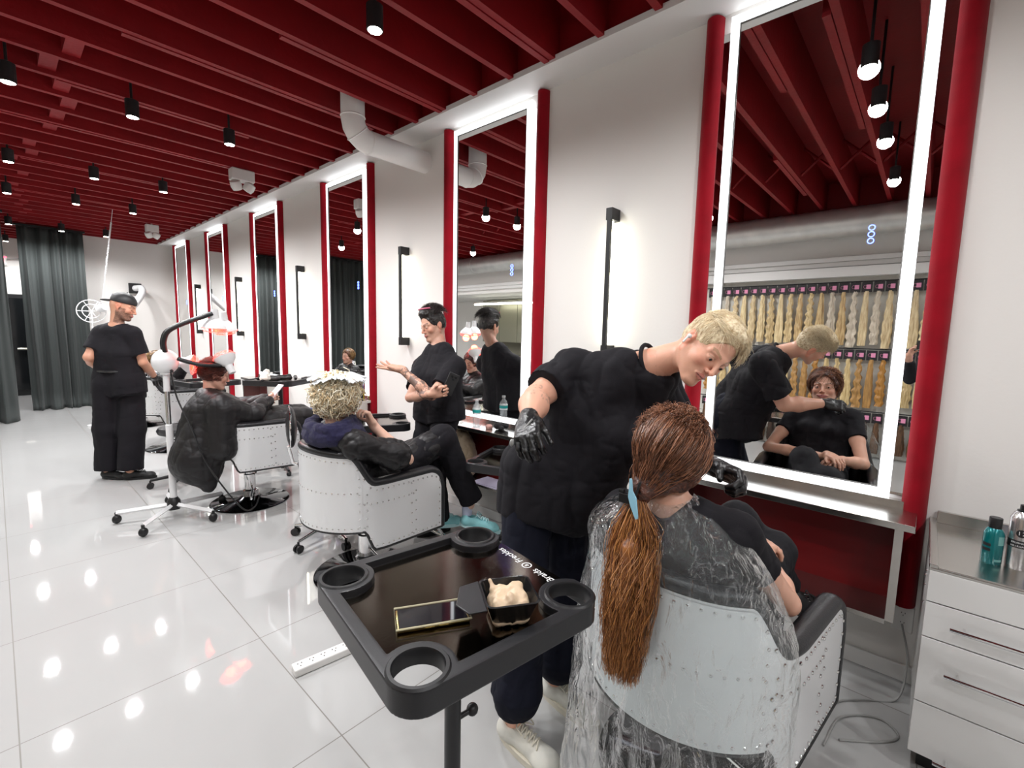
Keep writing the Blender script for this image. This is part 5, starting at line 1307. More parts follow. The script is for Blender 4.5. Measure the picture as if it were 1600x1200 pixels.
# ---------------------------------------------------------------- clear plastic cape over her shoulders and the chair back
def film_material():
    m = bpy.data.materials.new('clear_film'); m.use_nodes = True; nt = m.node_tree; L = nt.links.new; b = nt.nodes['Principled BSDF']
    b.inputs['Base Color'].default_value = (.82, .90, .92, 1); b.inputs['Roughness'].default_value = .10; b.inputs['Specular IOR Level'].default_value = 1.0
    tc = nt.nodes.new('ShaderNodeTexCoord'); mp = nt.nodes.new('ShaderNodeMapping'); mp.inputs['Scale'].default_value = (1, 1, .35); L(tc.outputs['Object'], mp.inputs[0])
    n1 = nt.nodes.new('ShaderNodeTexNoise'); n1.inputs['Scale'].default_value = 26; n1.inputs['Detail'].default_value = 7; n1.inputs['Distortion'].default_value = 1.2; L(mp.outputs[0], n1.inputs['Vector'])
    n2 = nt.nodes.new('ShaderNodeTexVoronoi'); n2.feature = 'DISTANCE_TO_EDGE'; n2.inputs['Scale'].default_value = 13; L(n1.outputs['Color'], n2.inputs['Vector'])
    mp2 = nt.nodes.new('ShaderNodeMapping'); mp2.inputs['Scale'].default_value = (1, 1, .3); L(tc.outputs['Object'], mp2.inputs[0])
    n2.inputs['Scale'].default_value = 7
    mxv = nt.nodes.new('ShaderNodeMix'); mxv.data_type = 'VECTOR'; mxv.inputs[0].default_value = .12; L(mp2.outputs[0], mxv.inputs[4]); L(n1.outputs['Color'], mxv.inputs[5]); L(mxv.outputs[1], n2.inputs['Vector'])
    ad = nt.nodes.new('ShaderNodeMath'); ad.operation = 'MULTIPLY_ADD'; L(n2.outputs['Distance'], ad.inputs[0]); ad.inputs[1].default_value = 1.6; L(n1.outputs['Fac'], ad.inputs[2])
    bp = nt.nodes.new('ShaderNodeBump'); bp.inputs['Strength'].default_value = .9; bp.inputs['Distance'].default_value = .012; L(ad.outputs[0], bp.inputs['Height']); L(bp.outputs[0], b.inputs['Normal'])
    # a clear sheet: mostly see-through, milky in the creases, with sharp gloss
    nt.nodes.remove(b); o = nt.nodes['Material Output']
    tr = nt.nodes.new('ShaderNodeBsdfTransparent'); tr.inputs[0].default_value = (.93, .97, .975, 1)
    df = nt.nodes.new('ShaderNodeBsdfDiffuse'); df.inputs[0].default_value = (.85, .9, .92, 1)
    gl = nt.nodes.new('ShaderNodeBsdfGlossy'); gl.inputs[0].default_value = (1, 1, 1, 1); gl.inputs['Roughness'].default_value = .09; L(bp.outputs[0], gl.inputs['Normal'])
    fr = nt.nodes.new('ShaderNodeLayerWeight'); fr.inputs[0].default_value = .16; L(bp.outputs[0], fr.inputs['Normal'])
    cr = nt.nodes.new('ShaderNodeMapRange'); cr.inputs[1].default_value = .0; cr.inputs[2].default_value = .02; cr.inputs[3].default_value = .16; cr.inputs[4].default_value = .035; L(n2.outputs['Distance'], cr.inputs[0])
    m1 = nt.nodes.new('ShaderNodeMixShader'); L(cr.outputs[0], m1.inputs[0]); L(tr.outputs[0], m1.inputs[1]); L(df.outputs[0], m1.inputs[2])
    a1 = nt.nodes.new('ShaderNodeMath'); a1.operation = 'MULTIPLY_ADD'; a1.use_clamp = True; L(fr.outputs['Fresnel'], a1.inputs[0]); a1.inputs[1].default_value = .8; a1.inputs[2].default_value = .04
    m2 = nt.nodes.new('ShaderNodeMixShader'); L(a1.outputs[0], m2.inputs[0]); L(m1.outputs[0], m2.inputs[1]); L(gl.outputs[0], m2.inputs[2]); L(m2.outputs[0], o.inputs[0])
    return m
M_film = film_material()
t = thing('plastic_cape', 'crumpled clear plastic cape over the client\'s shoulders hanging behind the near chair', 'cape', (1.25, .5, 0))
o0 = V(1.25, .5, 0); nk = J['neck']
prof = []
NU, NV = 110, 120; P = []
def catm(p, t):
    n = len(p)-1; x = t*n; i = min(int(x), n-1); f = x-i; g = lambda k: np.asarray(p[min(max(k, 0), n)], float); a, b, c_, d = g(i-1), g(i), g(i+1), g(i+2)
    return .5*((2*b)+(-a+c_)*f+(2*a-5*b+4*c_-d)*f*f+(-a+3*b-3*c_+d)*f**3)
for iu in range(NU+1):
    u = -1+2*iu/NU; s = np.sign(u) if u else 1; au = abs(u)      # u: -1 her right side, +1 her left, 0 spine
    a = u*1.9                                                    # angle round the neck, 0 = back
    nkp = nk+V(-.062*cos(a), .066*sin(a), .030-.02*cos(a))
    shp = nk+V(-.115*cos(a*.8)-.02+.03*au, .235*sin(a*.82), -.075-.03*(1-au))
    arm = V(1.125+.14*au**2.0, .50+(.26 if a > 0 else .30)*sin(a*.80), .85-.03*au)
    rim = V(1.10+.12*au**2.2, .49+(.27 if a > 0 else .33)*sin(a*.79), .72)
    low = V(1.075+.14*au**2, .49+(.29 if a > 0 else .33)*sin(a*.80), .42)
    hem = V(1.07+.15*au**2, .49+(.31 if a > 0 else .33)*sin(a*.82), .07+.05*sin(5*u))
    col_ = [nkp, shp, arm, rim, low, hem]
    P.append([catm(col_, v/NV) for v in range(NV+1)])
P = np.array(P); fl_ = P.reshape(-1, 3); vv = np.tile(np.linspace(0, 1, NV+1), NU+1)
nrm = np.cross(np.gradient(P, axis=0), np.gradient(P, axis=1)).reshape(-1, 3); nrm /= np.maximum(np.linalg.norm(nrm, axis=1, keepdims=True), 1e-9)
amp = .004+.020*np.clip((vv-.35)/.65, 0, 1)
dsp = amp*(ridge(fl_*V(1, 1, .22), 9, 3)-.35)*1.3+.005*(ridge(fl_, 28, 8)-.4)
sgn = np.sign((nrm*V(-1, 0, .2)).sum(1)); sgn[sgn == 0] = 1
fl_ = fl_+nrm*(sgn*np.abs(dsp))[:, None]
fl_[:, 2] = np.maximum(fl_[:, 2], .01)
MB().grid((fl_-o0).reshape(NU+1, NV+1, 3)).build('film', M_film, t)

# ---------------------------------------------------------------- the dark-haired man with the phone
P3, O3 = person('dark-haired man in a black t-shirt gesturing, phone in one hand, tattooed forearm', (2.2, 2.70, 0))
R3 = hframe(vd(-.70, -.34, -.62), vd(-.22, .95, -.2))
J = dict(head=A3([2.265, 2.855, 1.545]), R=R3, pel=A3([2.20, 2.70, .93]), chest=A3([2.235, 2.74, 1.17]), neck=A3([2.275, 2.79, 1.385]),
         shL=at(712, 574, 3.40), elL=at(674, 618, 3.18), wrL=at(627, 577, 3.22), shR=at(660, 574, 3.62), elR=at(641, 621, 3.32), wrR=at(675, 615, 3.10),
         hipL=A3([2.20, 2.61, .90]), hipR=A3([2.20, 2.79, .90]), knL=A3([2.08, 2.60, .48]), knR=A3([2.10, 2.82, .48]), anL=A3([2.15, 2.62, .10]), anR=A3([2.18, 2.86, .10]))
S = body_rec(J, .92); head(S, J['head'], R3, .98, jaw=1.0, open_=.0032)
hand(S, J['wrL'], at(600, 572, 3.24)-J['wrL'], unit(V(-.3, -.1, 1)), -1, (.05, .08, .15, .2), (.9, .5), .98, 0, .2, .05)
hand(S, J['wrR'], unit(vd(.95, .22, -.1)), unit(vd(.15, -.1, -1)), -1, (.75, .8, .8, .8), (.5, .8), .95, 0, .03, .2)
def tattoo(v, col):
    ax = J['wrL']-J['elL']; L = np.linalg.norm(ax); ax = ax/L; s = (v-J['elL']) @ ax; r = np.linalg.norm((v-J['elL'])-s[:, None]*ax, axis=1)
    m = (s > -.03)*(s < L-.01)*(r < .06); q = v*1.0
    pat = (np.abs(vnoise(q, 34)) < .16)*1.0+(np.abs(vnoise(q, 70, 5)) < .13)*.8+(vnoise(q, 22, 11) > .25)*.5
    m = (m*np.clip(pat, 0, 1)*.72)[:, None]; return col*(1-m)+V(.045, .05, .055)*m
rec_obj('body', S, skin_mat('skin_tan'), P3, O3, .006, [w_(J['head'], .14, .0027), (np.minimum(J['wrL'], J['elL'])-V(.1, .06, .08), np.maximum(J['wrL'], J['elL'])+V(.06, .2, .08), .0035), w_(J['wrR']+V(.05, -.05, .03), .10, .0035)],
        colour=skin_tone((.64, .36, .26), J, .98, brow=(.02, .012, .01), stubble=.35, stcol=(.20, .13, .10), extra=tattoo))
eyes(J, P3, O3, .98, look=(1, 0, -.4))
S = shirt_rec(J, .95, .020, hem=A3([2.20, 2.70, .80]), sleeve=.74, slr=.066, flare=.015); collar_cut(S, J, .060)
rec_obj('t_shirt', S, M_blackcloth, P3, O3, .006, disp=folds(.012, 8, (1, 1, .4), 12, .005))
S = pants_rec(J, .95, .02, knee=.080, cuff=.07, cutL=.02); rec_obj('trousers', S, M_blackcloth, P3, O3, .007, disp=folds(.010, 9, (1, 1, .5), 15))
for an in ('anL', 'anR'): shoe('shoe', J[an]+V(.07, -.03, -.10), J[an]+V(-.18, .04, -.10), M_matteblack, M_black, P3, O3, .045)
M_dark = hair_mat('dark_strands', '0C0808', '2E1F1A', .3); M_darkbase = hair_mat('dark_base', '0A0707', '1E1512', .4, False, 90)
def top3(S, p): S.ell(p(-.0, 0, .11), V(.075, .060, .040), R3, k=.03); S.ell(p(.045, .0, .105), V(.040, .054, .032), R3, k=.02)
hair_cap(J, M_darkbase, P3, O3, .98, .008, extra=top3, face=(.080, .084, .102), fz=-.020, disp=lambda v, n: .005*fbm(v, 45))
st = comb(J, .98, 800, lambda q: q[2] > .085 and q[0] < .06, lambda q: V(-1, -.35, .3), .06, .022, .005, 7, 9, .026, .010, jit=.4)
strands('hair_strands', st, .0014, M_dark, P3, O3)
MB().tube([J['head']+R3 @ V(.045*cos(a)+.02, .074*sin(a), .132+.01*cos(a))-O3 for a in np.linspace(-1.4, 1.4, 16)], .006, 8).build('hair_band', mat('rose_band', (.55, .12, .2), .4), P3)
pc = at(704, 600, 3.07); t = thing('smartphone', 'black phone held upright by the dark-haired man', 'phone', tuple(pc))
zz = unit(vd(.42, .88, -.1)); yy = unit(np.cross(zz, vd(.2, 0, -1))); xx = np.cross(yy, zz); Rp = np.stack([yy, zz, xx], 1)
mb = MB(); mb.box((0, 0, 0), (.072, .150, .011), Rp); mb.build('body', M_matteblack, t, bevel=.004)
mb = MB()
for a_, b2 in ((-.012, .052), (.012, .052), (.0, .034)):
    for sg in (-1, 1): mb.lathe([(.0075, 0), (.0075, .002), (0, .003)], Rp @ V(a_, b2, sg*.0055), 14, Rp @ V(0, 0, sg))
mb.build('camera_lens', M_darkglass, t)

# ---------------------------------------------------------------- the client with foils in blond hair
def cape_rec(J, b=1.0, front=1.0):
    S = Rec(); lat = unit(J['shL']-J['shR'])
    for s, e in ((-1, 'R'), (1, 'L')):
        S.cone(J['neck']+lat*s*.04-V(0, 0, .02), .062, J['sh'+e], .068, .05).cone(J['sh'+e], .072, J['el'+e], .075, .05).cone(J['el'+e], .075, J['wr'+e], .055, .04)
        S.cone(J['chest']+lat*s*.07, .12*b, J['pel']+lat*s*.09, .13*b, .06).cone(J['neck']+lat*s*.04-V(0, 0, .06), .07, J['chest']+lat*s*.07, .12*b, .05)
        S.cone(J['pel']+lat*s*.08+V(.05, 0, .02), .11*b, J['kn'+e], .085, .06)
    return S
P4, O4 = person('seated client with bleached blond foiled hair, navy towel and black cape, chin on hand', (1.42, 2.47, 0))
R4 = hframe(V(1, -.05, -.02), V(-.05, 0, 1))
J = dict(head=A3([1.262, 2.42, 1.105]), R=R4, pel=A3([1.42, 2.48, .58]), chest=A3([1.30, 2.45, .80]), neck=A3([1.225, 2.43, .945]),
         shR=A3([1.25, 2.25, .89]), elR=A3([1.56, 2.20, .755]), wrR=A3([1.42, 2.33, .955]), shL=A3([1.25, 2.62, .90]), elL=A3([1.42, 2.72, .70]), wrL=A3([1.62, 2.55, .72]),
         hipL=A3([1.48, 2.56, .60]), hipR=A3([1.48, 2.38, .60]), knL=A3([1.93, 2.48, .72]), knR=A3([1.93, 2.33, .80]), anL=A3([2.00, 2.46, .20]), anR=A3([2.12, 2.26, .36]))
S = body_rec(J, .9, True); head(S, J['head'], R4, .97, True)
hand(S, J['wrR'], unit(V(-.25, .25, .75)), unit(V(-.8, .2, -.1)), -1, (.9, .9, .9, .9), (.4, .5), .9)
rec_obj('body', S, skin_mat('skin_pale'), P4, O4, .006, [w_(J['head'], .14, .003), w_(J['wrR'], .10, .0035)], colour=skin_tone((.74, .46, .35), J, .97, brow=(.2, .11, .07)))
eyes(J, P4, O4, .97)
M_capebl = mat('black_cape_nylon', (.006, .005, .006), .48, spec=.5, bump=(30, .25))
J2 = dict(J); J2['elR'] = A3([1.47, 2.19, .80]); J2['wrR'] = A3([1.55, 2.22, .76])
S = cape_rec(J2); S.cone(A3([1.55, 2.22, .76]), .04, A3([1.50, 2.25, .86]), .03, .01, sub=True)
rec_obj('cape', S, M_capebl, P4, O4, .006, disp=folds(.020, 9, (.8, 1, .8), 21, .007))
S = pants_rec(J, .9, .02, knee=.085, cuff=.08, cutL=.02); rec_obj('trousers', S, M_blackcloth, P4, O4, .007, disp=folds(.012, 9, (1, 1, .4), 24))
M_aqua = mat('aqua_sneaker', (.30, .68, .72), .5, bump=(60, .3)); M_aquas = mat('pale_aqua_sole', (.55, .85, .88), .5)
hl = A3([2.09, 2.30, .19]); MB().cyl(hl+V(.02, -.02, .16)-O4, hl+V(.02, -.02, .05)-O4, .036, .034, 16).build('sock', mat('lilac_sock', (.62, .66, .85), .7), P4)
shoe('sneaker', hl+V(-.02, .01, -.02), hl+V(.15, -.21, -.07), M_aqua, M_aquas, P4, O4, .048)
shoe('sneaker', A3([1.96, 2.47, .135]), A3([2.16, 2.40, .12]), M_aqua, M_aquas, P4, O4, .046)
# navy towel round the neck
S = Rec(); nk = J['neck']; pts = [nk+V(.10*cos(a)-.0, .13*sin(a), .0+.015*cos(a)) for a in np.linspace(0, 2*pi, 15)]
for i in range(14): S.cone(pts[i]-V(0, 0, .01), .046, pts[i+1]-V(0, 0, .01), .046, .03)
for i in range(14): S.cone(pts[i]+V(-.01, 0, .035), .030, pts[i+1]+V(-.01, 0, .035), .030, .02)
S.cone(nk+V(.06, -.10, 0), .05, nk+V(.12, -.13, -.08), .05, .03)
M_towel = mat('navy_towel', (.014, .012, .052), .95, sheen=.1, bump=(500, .6))
tw = rec_obj('towel', S, M_towel, P4, O4, .005, disp=lambda v, n: .010*(ridge(v*V(1, 1, 1.6), 16, 2)-.4)+.002*fbm(v, 120))
M_bleach = hair_mat('bleached_strands', 'E2C79A', 'FFFAE6', .35); M_bleachb = hair_mat('bleached_base', '7E6040', 'E0C894', .5, False, 60)
hair_cap(J, M_bleachb, P4, O4, .97, .013, face=(.082, .088, .104), fz=-.018, disp=lambda v, n: .010*fbm(v, 32))
st = comb(J, .97, 300, lambda q: q[2] > -.05 and (q[0] < .02), lambda q: V(-.45, .1, -1), .16, .030, .012, 9, 14, .020, .006, curl=.007, jit=.6)
st2 = comb(J, .97, 150, lambda q: q[2] > .06 and q[0] < .08, lambda q: V(-.4, -.5, -.8), .20, .03, .014, 10, 14, .028, .010, curl=.008, jit=.8)
strands('hair_strands', np.vstack([st, st2]), .0044, M_bleach, P4, O4, n=5, tip=.5)
M_foil = mat('white_foil', (.86, .88, .9), .4, .15); r = random.Random(12)
for k in range(18):
    a = -2.9+.36*k; c = J['head']+R4 @ V(-.01+.05*cos(a), .05*sin(a), .128+.007*(k % 4))-O4; d = R4 @ unit(V(cos(a), sin(a), -.10+.05*(k % 3))); sd = unit(np.cross(d, V(0, 0, 1))); up = np.cross(sd, d)
    mb = MB(); G = [[c+d*x+sd*y*(1+.3*x/.1)+up*(.006*sin(9*y/.03+k)+.006*sin(50*x+k)-2.2*max(0, x-.03)**2) for y in np.linspace(-.02, .02, 7)] for x in np.linspace(-.02, .105, 9)]
    mb.grid(G); mb.build('foil_sheet', M_foil, P4, solid=.0012)

# ---------------------------------------------------------------- the red-haired client under the heat lamps
P5, O5 = person('seated client with red-brown hair under heat lamps, black cape, looking at a phone', (1.33, 4.25, 0))
R5 = hframe(V(1, -.10, -.28), V(.2, 0, 1))
J = dict(head=A3([1.165, 4.245, 1.115]), R=R5, pel=A3([1.34, 4.25, .66]), chest=A3([1.20, 4.25, .83]), neck=A3([1.12, 4.25, .965]),
         shR=A3([1.14, 4.07, .90]), elR=A3([1.36, 4.04, .80]), wrR=A3([1.53, 4.20, .87]), shL=A3([1.14, 4.43, .91]), elL=A3([1.36, 4.48, .80]), wrL=A3([1.55, 4.32, .86]),
         hipL=A3([1.42, 4.33, .66]), hipR=A3([1.42, 4.16, .66]), knL=A3([1.86, 4.30, .72]), knR=A3([1.88, 4.18, .70]), anL=A3([1.98, 4.32, .22]), anR=A3([1.98, 4.18, .22]))
S = body_rec(J, .9, True); head(S, J['head'], R5, .96, True)
hand(S, J['wrR'], unit(V(.8, .25, .35)), unit(V(.2, .9, .2)), -1, (.6, .6, .6, .6), (.5, .5), .88); hand(S, J['wrL'], unit(V(.8, -.2, .3)), unit(V(.2, -.9, .2)), 1, (.6, .6, .6, .6), (.5, .5), .88)
rec_obj('body', S, skin_mat('skin_peach'), P5, O5, .006, [w_(J['head'], .14, .0033), w_(A3([1.60, 4.25, .88]), .11, .0035)], colour=skin_tone((.66, .36, .27), J, .96, brow=(.2, .08, .05)))
eyes(J, P5, O5, .96, look=(1, 0, -.6))
S = cape_rec(J); S.cone(A3([1.10, 4.25, .80]), .16, A3([1.02, 4.23, .45]), .19, .10).cone(A3([1.02, 4.20, .48]), .13, A3([1.06, 4.14, .24]), .045, .08).cone(A3([1.1, 4.4, .6]), .1, A3([1.04, 4.42, .36]), .06, .08)
S.cone(A3([1.16, 4.06, .84]), .10, A3([1.14, 4.02, .55]), .09, .08).ell(A3([1.30, 4.24, .50]), (.16, .26, .34), k=.02, sub=True)
rec_obj('cape', S, M_capebl, P5, O5, .006, disp=folds(.018, 7, (1, 1, .35), 31, .006))
S = pants_rec(J, .9, .012, knee=.068, cuff=.055, cutL=.0); rec_obj('jeans', S, mat('blue_denim', (.045, .09, .30), .75, bump=(300, .3)), P5, O5, .007, disp=folds(.006, 12, (1, 1, 1), 34))
for an in ('anL', 'anR'): shoe('shoe', J[an]+V(-.05, 0, -.06), J[an]+V(.18, 0, -.09), M_sneaker, M_sole, P5, O5, .042)
M_redh = hair_mat('auburn_strands', '2A0F0C', '7A3020', .3); M_redb = hair_mat('auburn_base', '2A0F0C', '5A2418', .35, False, 70)
hair_cap(J, M_redb, P5, O5, .96, .018, face=(.080, .086, .102), fz=-.020, disp=lambda v, n: .006*fbm(v, 40))
st = comb(J, .96, 800, lambda q: q[2] > -.05 and q[0] < .05, lambda q: V(-1, .0, -.4), .08, .01, .006, 13, 10, .022, .004, curl=.003, jit=.4)
strands('hair_strands', st, .0018, M_redh, P5, O5)
t = thing('smartphone', 'pale phone held up by the red-haired client', 'phone', (1.63, 4.25, .945)); Rp = np.stack([unit(V(-.25, 1, 0)), unit(V(.75, .2, .75)), unit(np.cross(V(-.25, 1, 0), V(.75, .2, .75)))], 1)
MB().box((0, 0, 0), (.072, .15, .009), Rp).build('body', mat('pale_phone', (.75, .62, .68), .3), t, bevel=.004); MB().box(Rp @ V(0, 0, .005), (.064, .138, .001), Rp).build('screen', mat('lit_screen', (.6, .6, .7), .3, emit=((.6, .62, .75), .6)), t)

# ---------------------------------------------------------------- the man in the cap
P6, O6 = person('bearded man in a backwards black cap and black outfit standing far left', (.76, 5.75, 0))
R6 = hframe(vd(.86, -.30, .30), vd(.1, 1, 0))
J = dict(head=A3([.835, 5.70, 1.665]), R=R6, pel=A3([.775, 5.76, .96]), chest=A3([.775, 5.75, 1.24]), neck=A3([.785, 5.74, 1.485]),
         shR=A3([.88, 5.63, 1.41]), elR=A3([.94, 5.62, 1.14]), wrR=A3([1.06, 5.80, .975]), shL=A3([.685, 5.85, 1.415]), elL=A3([.575, 5.80, 1.19]), wrL=A3([.66, 5.98, 1.06]),
         hipL=A3([.68, 5.80, .93]), hipR=A3([.86, 5.72, .93]), knL=A3([.67, 5.83, .50]), knR=A3([.84, 5.70, .50]), anL=A3([.655, 5.86, .08]), anR=A3([.80, 5.68, .08]))
S = body_rec(J, .96, arm=1.15); head(S, J['head'], R6, 1.0, jaw=1.05)
rec_obj('body', S, skin_mat('skin_ruddy'), P6, O6, .007, [w_(J['head'], .15, .0035)], colour=skin_tone((.58, .30, .20), J, 1, brow=(.03, .02, .015), stubble=.85, stcol=(.05, .03, .025)))
S = shirt_rec(J, .98, .016, hem=A3([.775, 5.76, .80]), sleeve=.78, slr=.080, flare=.02); collar_cut(S, J, .066)
rec_obj('t_shirt', S, M_blackcloth, P6, O6, .007, disp=folds(.008, 6, (1, 1, .4), 41))
S = Rec(); lat = unit(J['shL']-J['shR']); f6 = unit(np.cross(lat, V(0, 0, 1))); f6 = f6 if np.dot(f6, R6[:, 0]) > 0 else -f6
for s in (-1, 1): S.cone(J['chest']+lat*s*.065+f6*.05, .10, J['pel']+lat*s*.07+f6*.05-V(0, 0, .24), .115, .05, cut=-.07)
S.cone(J['chest']+V(0, 0, .02)-lat*.07, .11, J['pel']-lat*.07-V(0, 0, .2), .11, .05, cut=-.08)
rec_obj('apron', S, M_greycloth, P6, O6, .007, disp=folds(.008, 7, (1, 1, .3), 43))
MB().tube([J['pel']+V(0, 0, .10)+lat*.165*cos(a)+f6*.14*sin(a)-O6 for a in np.linspace(0, 2*pi, 33)[:-1]], .012, 8, closed=True).build('apron_tie', M_black, P6)
S = pants_rec(J, .95, .02, knee=.105, cuff=.100, cutL=-.02); rec_obj('trousers', S, M_blackcloth, P6, O6, .007, disp=folds(.014, 6, (1, 1, .3), 45))
for an, dd in (('anL', unit(V(.45, -.6, 0))), ('anR', unit(V(.8, -.45, 0)))): shoe('shoe', J[an]-dd*.06-V(0, 0, .08), J[an]+dd*.21-V(0, 0, .08), M_matteblack, M_black, P6, O6, .048)
S = Rec(); hand(S, J['wrR'], unit(V(.25, .75, -.25)), unit(V(.3, .1, -1)), -1, (.5,)*4, (.5, .4), 1.05, .001); S.cone(J['wrR']-unit(J['wrR']-J['elR'])*.05, .036, J['wrR'], .031, .01, cut0=-.02); rec_obj('glove', S, M_glove, P6, O6, .0035)
S = Rec(); hand(S, J['wrL'], unit(V(.4, .7, -.3)), unit(V(.3, .1, -1)), 1, (.5,)*4, (.5, .4), 1.05, .001); rec_obj('glove', S, M_glove, P6, O6, .0035)
c = J['head']; p6 = lambda x, y, z: c+R6 @ V(x, y, z)
S = Rec(); S.ell(p6(-.010, 0, .048), V(.104, .084, .088), R6, k=.01); S.box(p6(0, 0, -.03), V(.2, .2, .062), R6 @ A3(Matrix.Rotation(radians(-6), 3, 'Y')), r=.002, k=.004, sub=True)
cap = rec_obj('cap', S, M_matteblack, P6, O6, .004)
S = Rec(); S.ell(p6(-.125, 0, .020), V(.062, .062, .010), R6 @ A3(Matrix.Rotation(radians(-18), 3, 'Y')), k=.01); rec_obj('brim', S, M_matteblack, cap, O6, .003)
MB().ball(p6(-.010, 0, .138)-O6, .006, 10, 8).build('button', M_matteblack, cap)
mb = MB(); mb.box(p6(-.110, 0, .075)-O6, (.006, .05, .035), R6); mb.build('embroidered_patch', M_lblw, cap, smooth=False, bevel=.002)

# ---------------------------------------------------------------- the far client with foils
P7, O7 = person('far seated client in a black cape with foils, raising a finger', (1.38, 6.90, 0))
R7 = hframe(V(1, -.25, 0), V(0, 0, 1))
J = dict(head=A3([1.32, 7.0, 1.06]), R=R7, pel=A3([1.42, 6.90, .58]), chest=A3([1.34, 6.95, .78]), neck=A3([1.29, 6.99, .91]),
         shR=A3([1.32, 6.80, .85]), elR=A3([1.50, 6.72, .70]), wrR=A3([1.62, 6.88, .74]), shL=A3([1.30, 7.18, .86]), elL=A3([1.50, 7.22, .72]), wrL=A3([1.60, 7.12, .95]),
         hipL=A3([1.48, 6.98, .60]), hipR=A3([1.48, 6.82, .60]), knL=A3([1.90, 6.95, .66]), knR=A3([1.90, 6.82, .66]), anL=A3([1.98, 6.95, .18]), anR=A3([1.98, 6.82, .18]))
S = body_rec(J, .9, True); head(S, J['head'], R7, .96, True); hand(S, J['wrL'], unit(V(.2, .1, 1)), unit(V(.4, -.8, 0)), 1, (.0, 1.2, 1.2, 1.2), (.3, .7), .9)
rec_obj('body', S, skin_mat('skin_rose'), P7, O7, .007, [w_(J['head'], .13, .004), w_(J['wrL']+V(0, 0, .08), .11, .0035)], colour=skin_tone((.62, .36, .27), J, .96, brow=(.15, .08, .05)))
S = cape_rec(J); rec_obj('cape', S, M_capebl, P7, O7, .007, disp=folds(.016, 8, (1, 1, 1), 51))
S = pants_rec(J, .9, .016, knee=.07, cuff=.06, cutL=0); rec_obj('trousers', S, M_greycloth, P7, O7, .008)
for an in ('anL', 'anR'): shoe('shoe', J[an]+V(-.05, 0, -.06), J[an]+V(.18, 0, -.09), M_matteblack, M_black, P7, O7, .042, laces=False)
M_foilb = hair_mat('highlight_strands', '3A2216', 'B08A58', .35)
hair_cap(J, hair_mat('highlight_base', '2E1B12', '6A4428', .4, False, 60), P7, O7, .96, .014, face=(.080, .086, .102), fz=-.020)
st = comb(J, .96, 500, lambda q: q[2] > -.04 and q[0] < .03, lambda q: V(-.2, 0, -1), .20, .01, .004, 15, 14, .02, .004, jit=.15); strands('hair_strands', st, .0022, M_foilb, P7, O7)
M_foils = mat('silver_foil', (.8, .8, .82), .22, .9)
for k in range(7):
    a = 1.6+.5*k; c = J['head']+R7 @ V(.075*cos(a)-.02, .09*sin(a), -.07)-O7; o_ = R7 @ V(cos(a), sin(a), 0); sd = unit(np.cross(o_, V(0, 0, 1)))
    MB().grid([[c+o_*(.03*x/.12)+V(0, 0, -x)+sd*y+o_*.008*sin(60*y+30*x) for y in np.linspace(-.03, .03, 6)] for x in np.linspace(0, .13, 8)]).build('foil_sheet', M_foils, P7, solid=.001)

# ---------------------------------------------------------------- the photographer, seen at the edge of the nearest mirror
P8, O8 = person('photographer in dark clothes holding up a phone, glimpsed at the mirror edge', (-.42, -.22, 0))
R8 = hframe(V(1, .1, -.05), V(0, 0, 1))
J = dict(head=A3([-.40, -.16, 1.62]), R=R8, pel=A3([-.44, -.22, .93]), chest=A3([-.44, -.21, 1.20]), neck=A3([-.43, -.20, 1.43]),
         shR=A3([-.42, -.38, 1.37]), elR=A3([-.22, -.36, 1.20]), wrR=A3([-.075, -.15, 1.40]), shL=A3([-.40, -.03, 1.37]), elL=A3([-.22, .10, 1.17]), wrL=A3([-.085, .125, 1.37]),
         hipL=A3([-.44, -.13, .90]), hipR=A3([-.44, -.31, .90]), knL=A3([-.42, -.13, .48]), knR=A3([-.42, -.31, .48]), anL=A3([-.44, -.13, .10]), anR=A3([-.44, -.31, .10]))
S = body_rec(J, .92, True); head(S, J['head'], R8, .97, True)
hand(S, J['wrL'], unit(V(.15, -.25, .95)), unit(V(.3, -.9, 0)), -1, (.5,)*4, (.5, .4), .75); hand(S, J['wrR'], unit(V(.1, .3, .9)), unit(V(.3, .9, 0)), 1, (.5,)*4, (.5, .4), .75)
rec_obj('body', S, skin_mat('skin_hand'), P8, O8, .008, [w_(J['wrL']+V(0, 0, .06), .09, .0035)], colour=skin_tone((.60, .33, .24), J, .97))
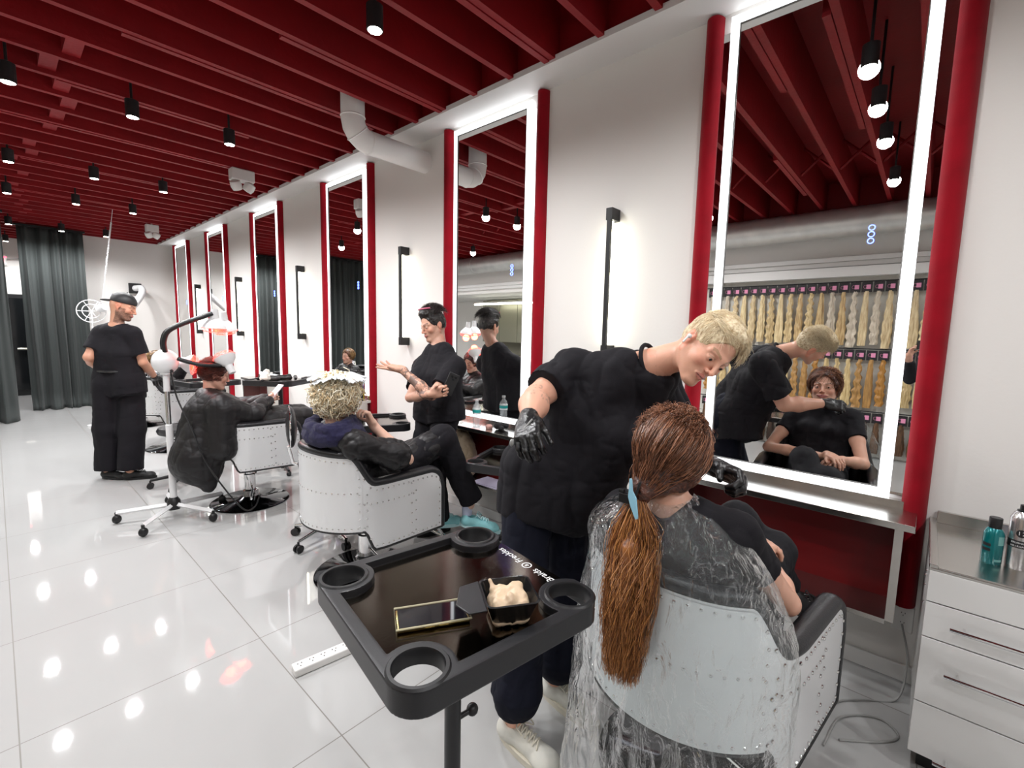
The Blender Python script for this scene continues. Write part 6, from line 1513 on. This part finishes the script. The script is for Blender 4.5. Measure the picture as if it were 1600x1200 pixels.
S = shirt_rec(J, .95, .016, hem=J['pel']-V(0, 0, .1), sleeve=1.0, slr=.055, flare=.02); S.cone(J['elL'], .05, J['wrL']+(J['elL']-J['wrL'])*.15, .036, .02, cut=-.01).cone(J['elR'], .05, J['wrR']+(J['elR']-J['wrR'])*.15, .036, .02, cut=-.01); collar_cut(S, J, .06)
rec_obj('sweater', S, M_greycloth, P8, O8, .008, disp=folds(.01, 8, (1, 1, 1), 61))
S = pants_rec(J, .92, .02, knee=.08, cuff=.07, cutL=.02); rec_obj('trousers', S, M_blackcloth, P8, O8, .008)
for an in ('anL', 'anR'): shoe('shoe', J[an]+V(-.06, 0, -.10), J[an]+V(.19, 0, -.10), M_matteblack, M_black, P8, O8, .045, laces=False)
hair_cap(J, M_darkbase, P8, O8, .97, .018)
t = thing('smartphone', 'phone taking the picture, just visible beside the red bolster in the mirror', 'phone', (-.032, -.0, 1.47))
Rq = Matrix(((.74, -.67, 0), (.66, .74, 0), (0, 0, 1)))
MB().span((-.008, -.078, -.037), (.0, .078, .037)).build('body', M_matteblack, t, bevel=.003)
# ============================================================ camera and world
cd = bpy.data.cameras.new('camera'); cam = bpy.data.objects.new('camera', cd); COL.objects.link(cam)
cd.sensor_width = 36; cd.sensor_fit = 'HORIZONTAL'; cd.lens = F_PX/1600*36; cd.clip_start = .01; cd.clip_end = 60
cam.matrix_world = Matrix(((CR[0], CU[0], -CF[0], CAM[0]), (CR[1], CU[1], -CF[1], CAM[1]), (CR[2], CU[2], -CF[2], CAM[2]), (0, 0, 0, 1)))
SC.camera = cam
w = bpy.data.worlds.new('world'); SC.world = w; w.use_nodes = True
w.node_tree.nodes['Background'].inputs[0].default_value = (.8, .85, .9, 1); w.node_tree.nodes['Background'].inputs[1].default_value = .3
vs_ = SC.view_settings; vs_.view_transform = 'Standard'; vs_.look = 'None'; vs_.gamma = 1; vs_.exposure = EXPOSURE
try: vs_.use_curve_mapping = False
except Exception: pass
cy = SC.cycles
cy.use_denoising = True
try: cy.denoiser = 'OPENIMAGEDENOISE'
except Exception: pass
cy.max_bounces = 8; cy.diffuse_bounces = 4; cy.glossy_bounces = 5; cy.transmission_bounces = 6; cy.transparent_max_bounces = 14
cy.caustics_reflective = False; cy.caustics_refractive = False; cy.sample_clamp_indirect = 6; cy.use_light_tree = True
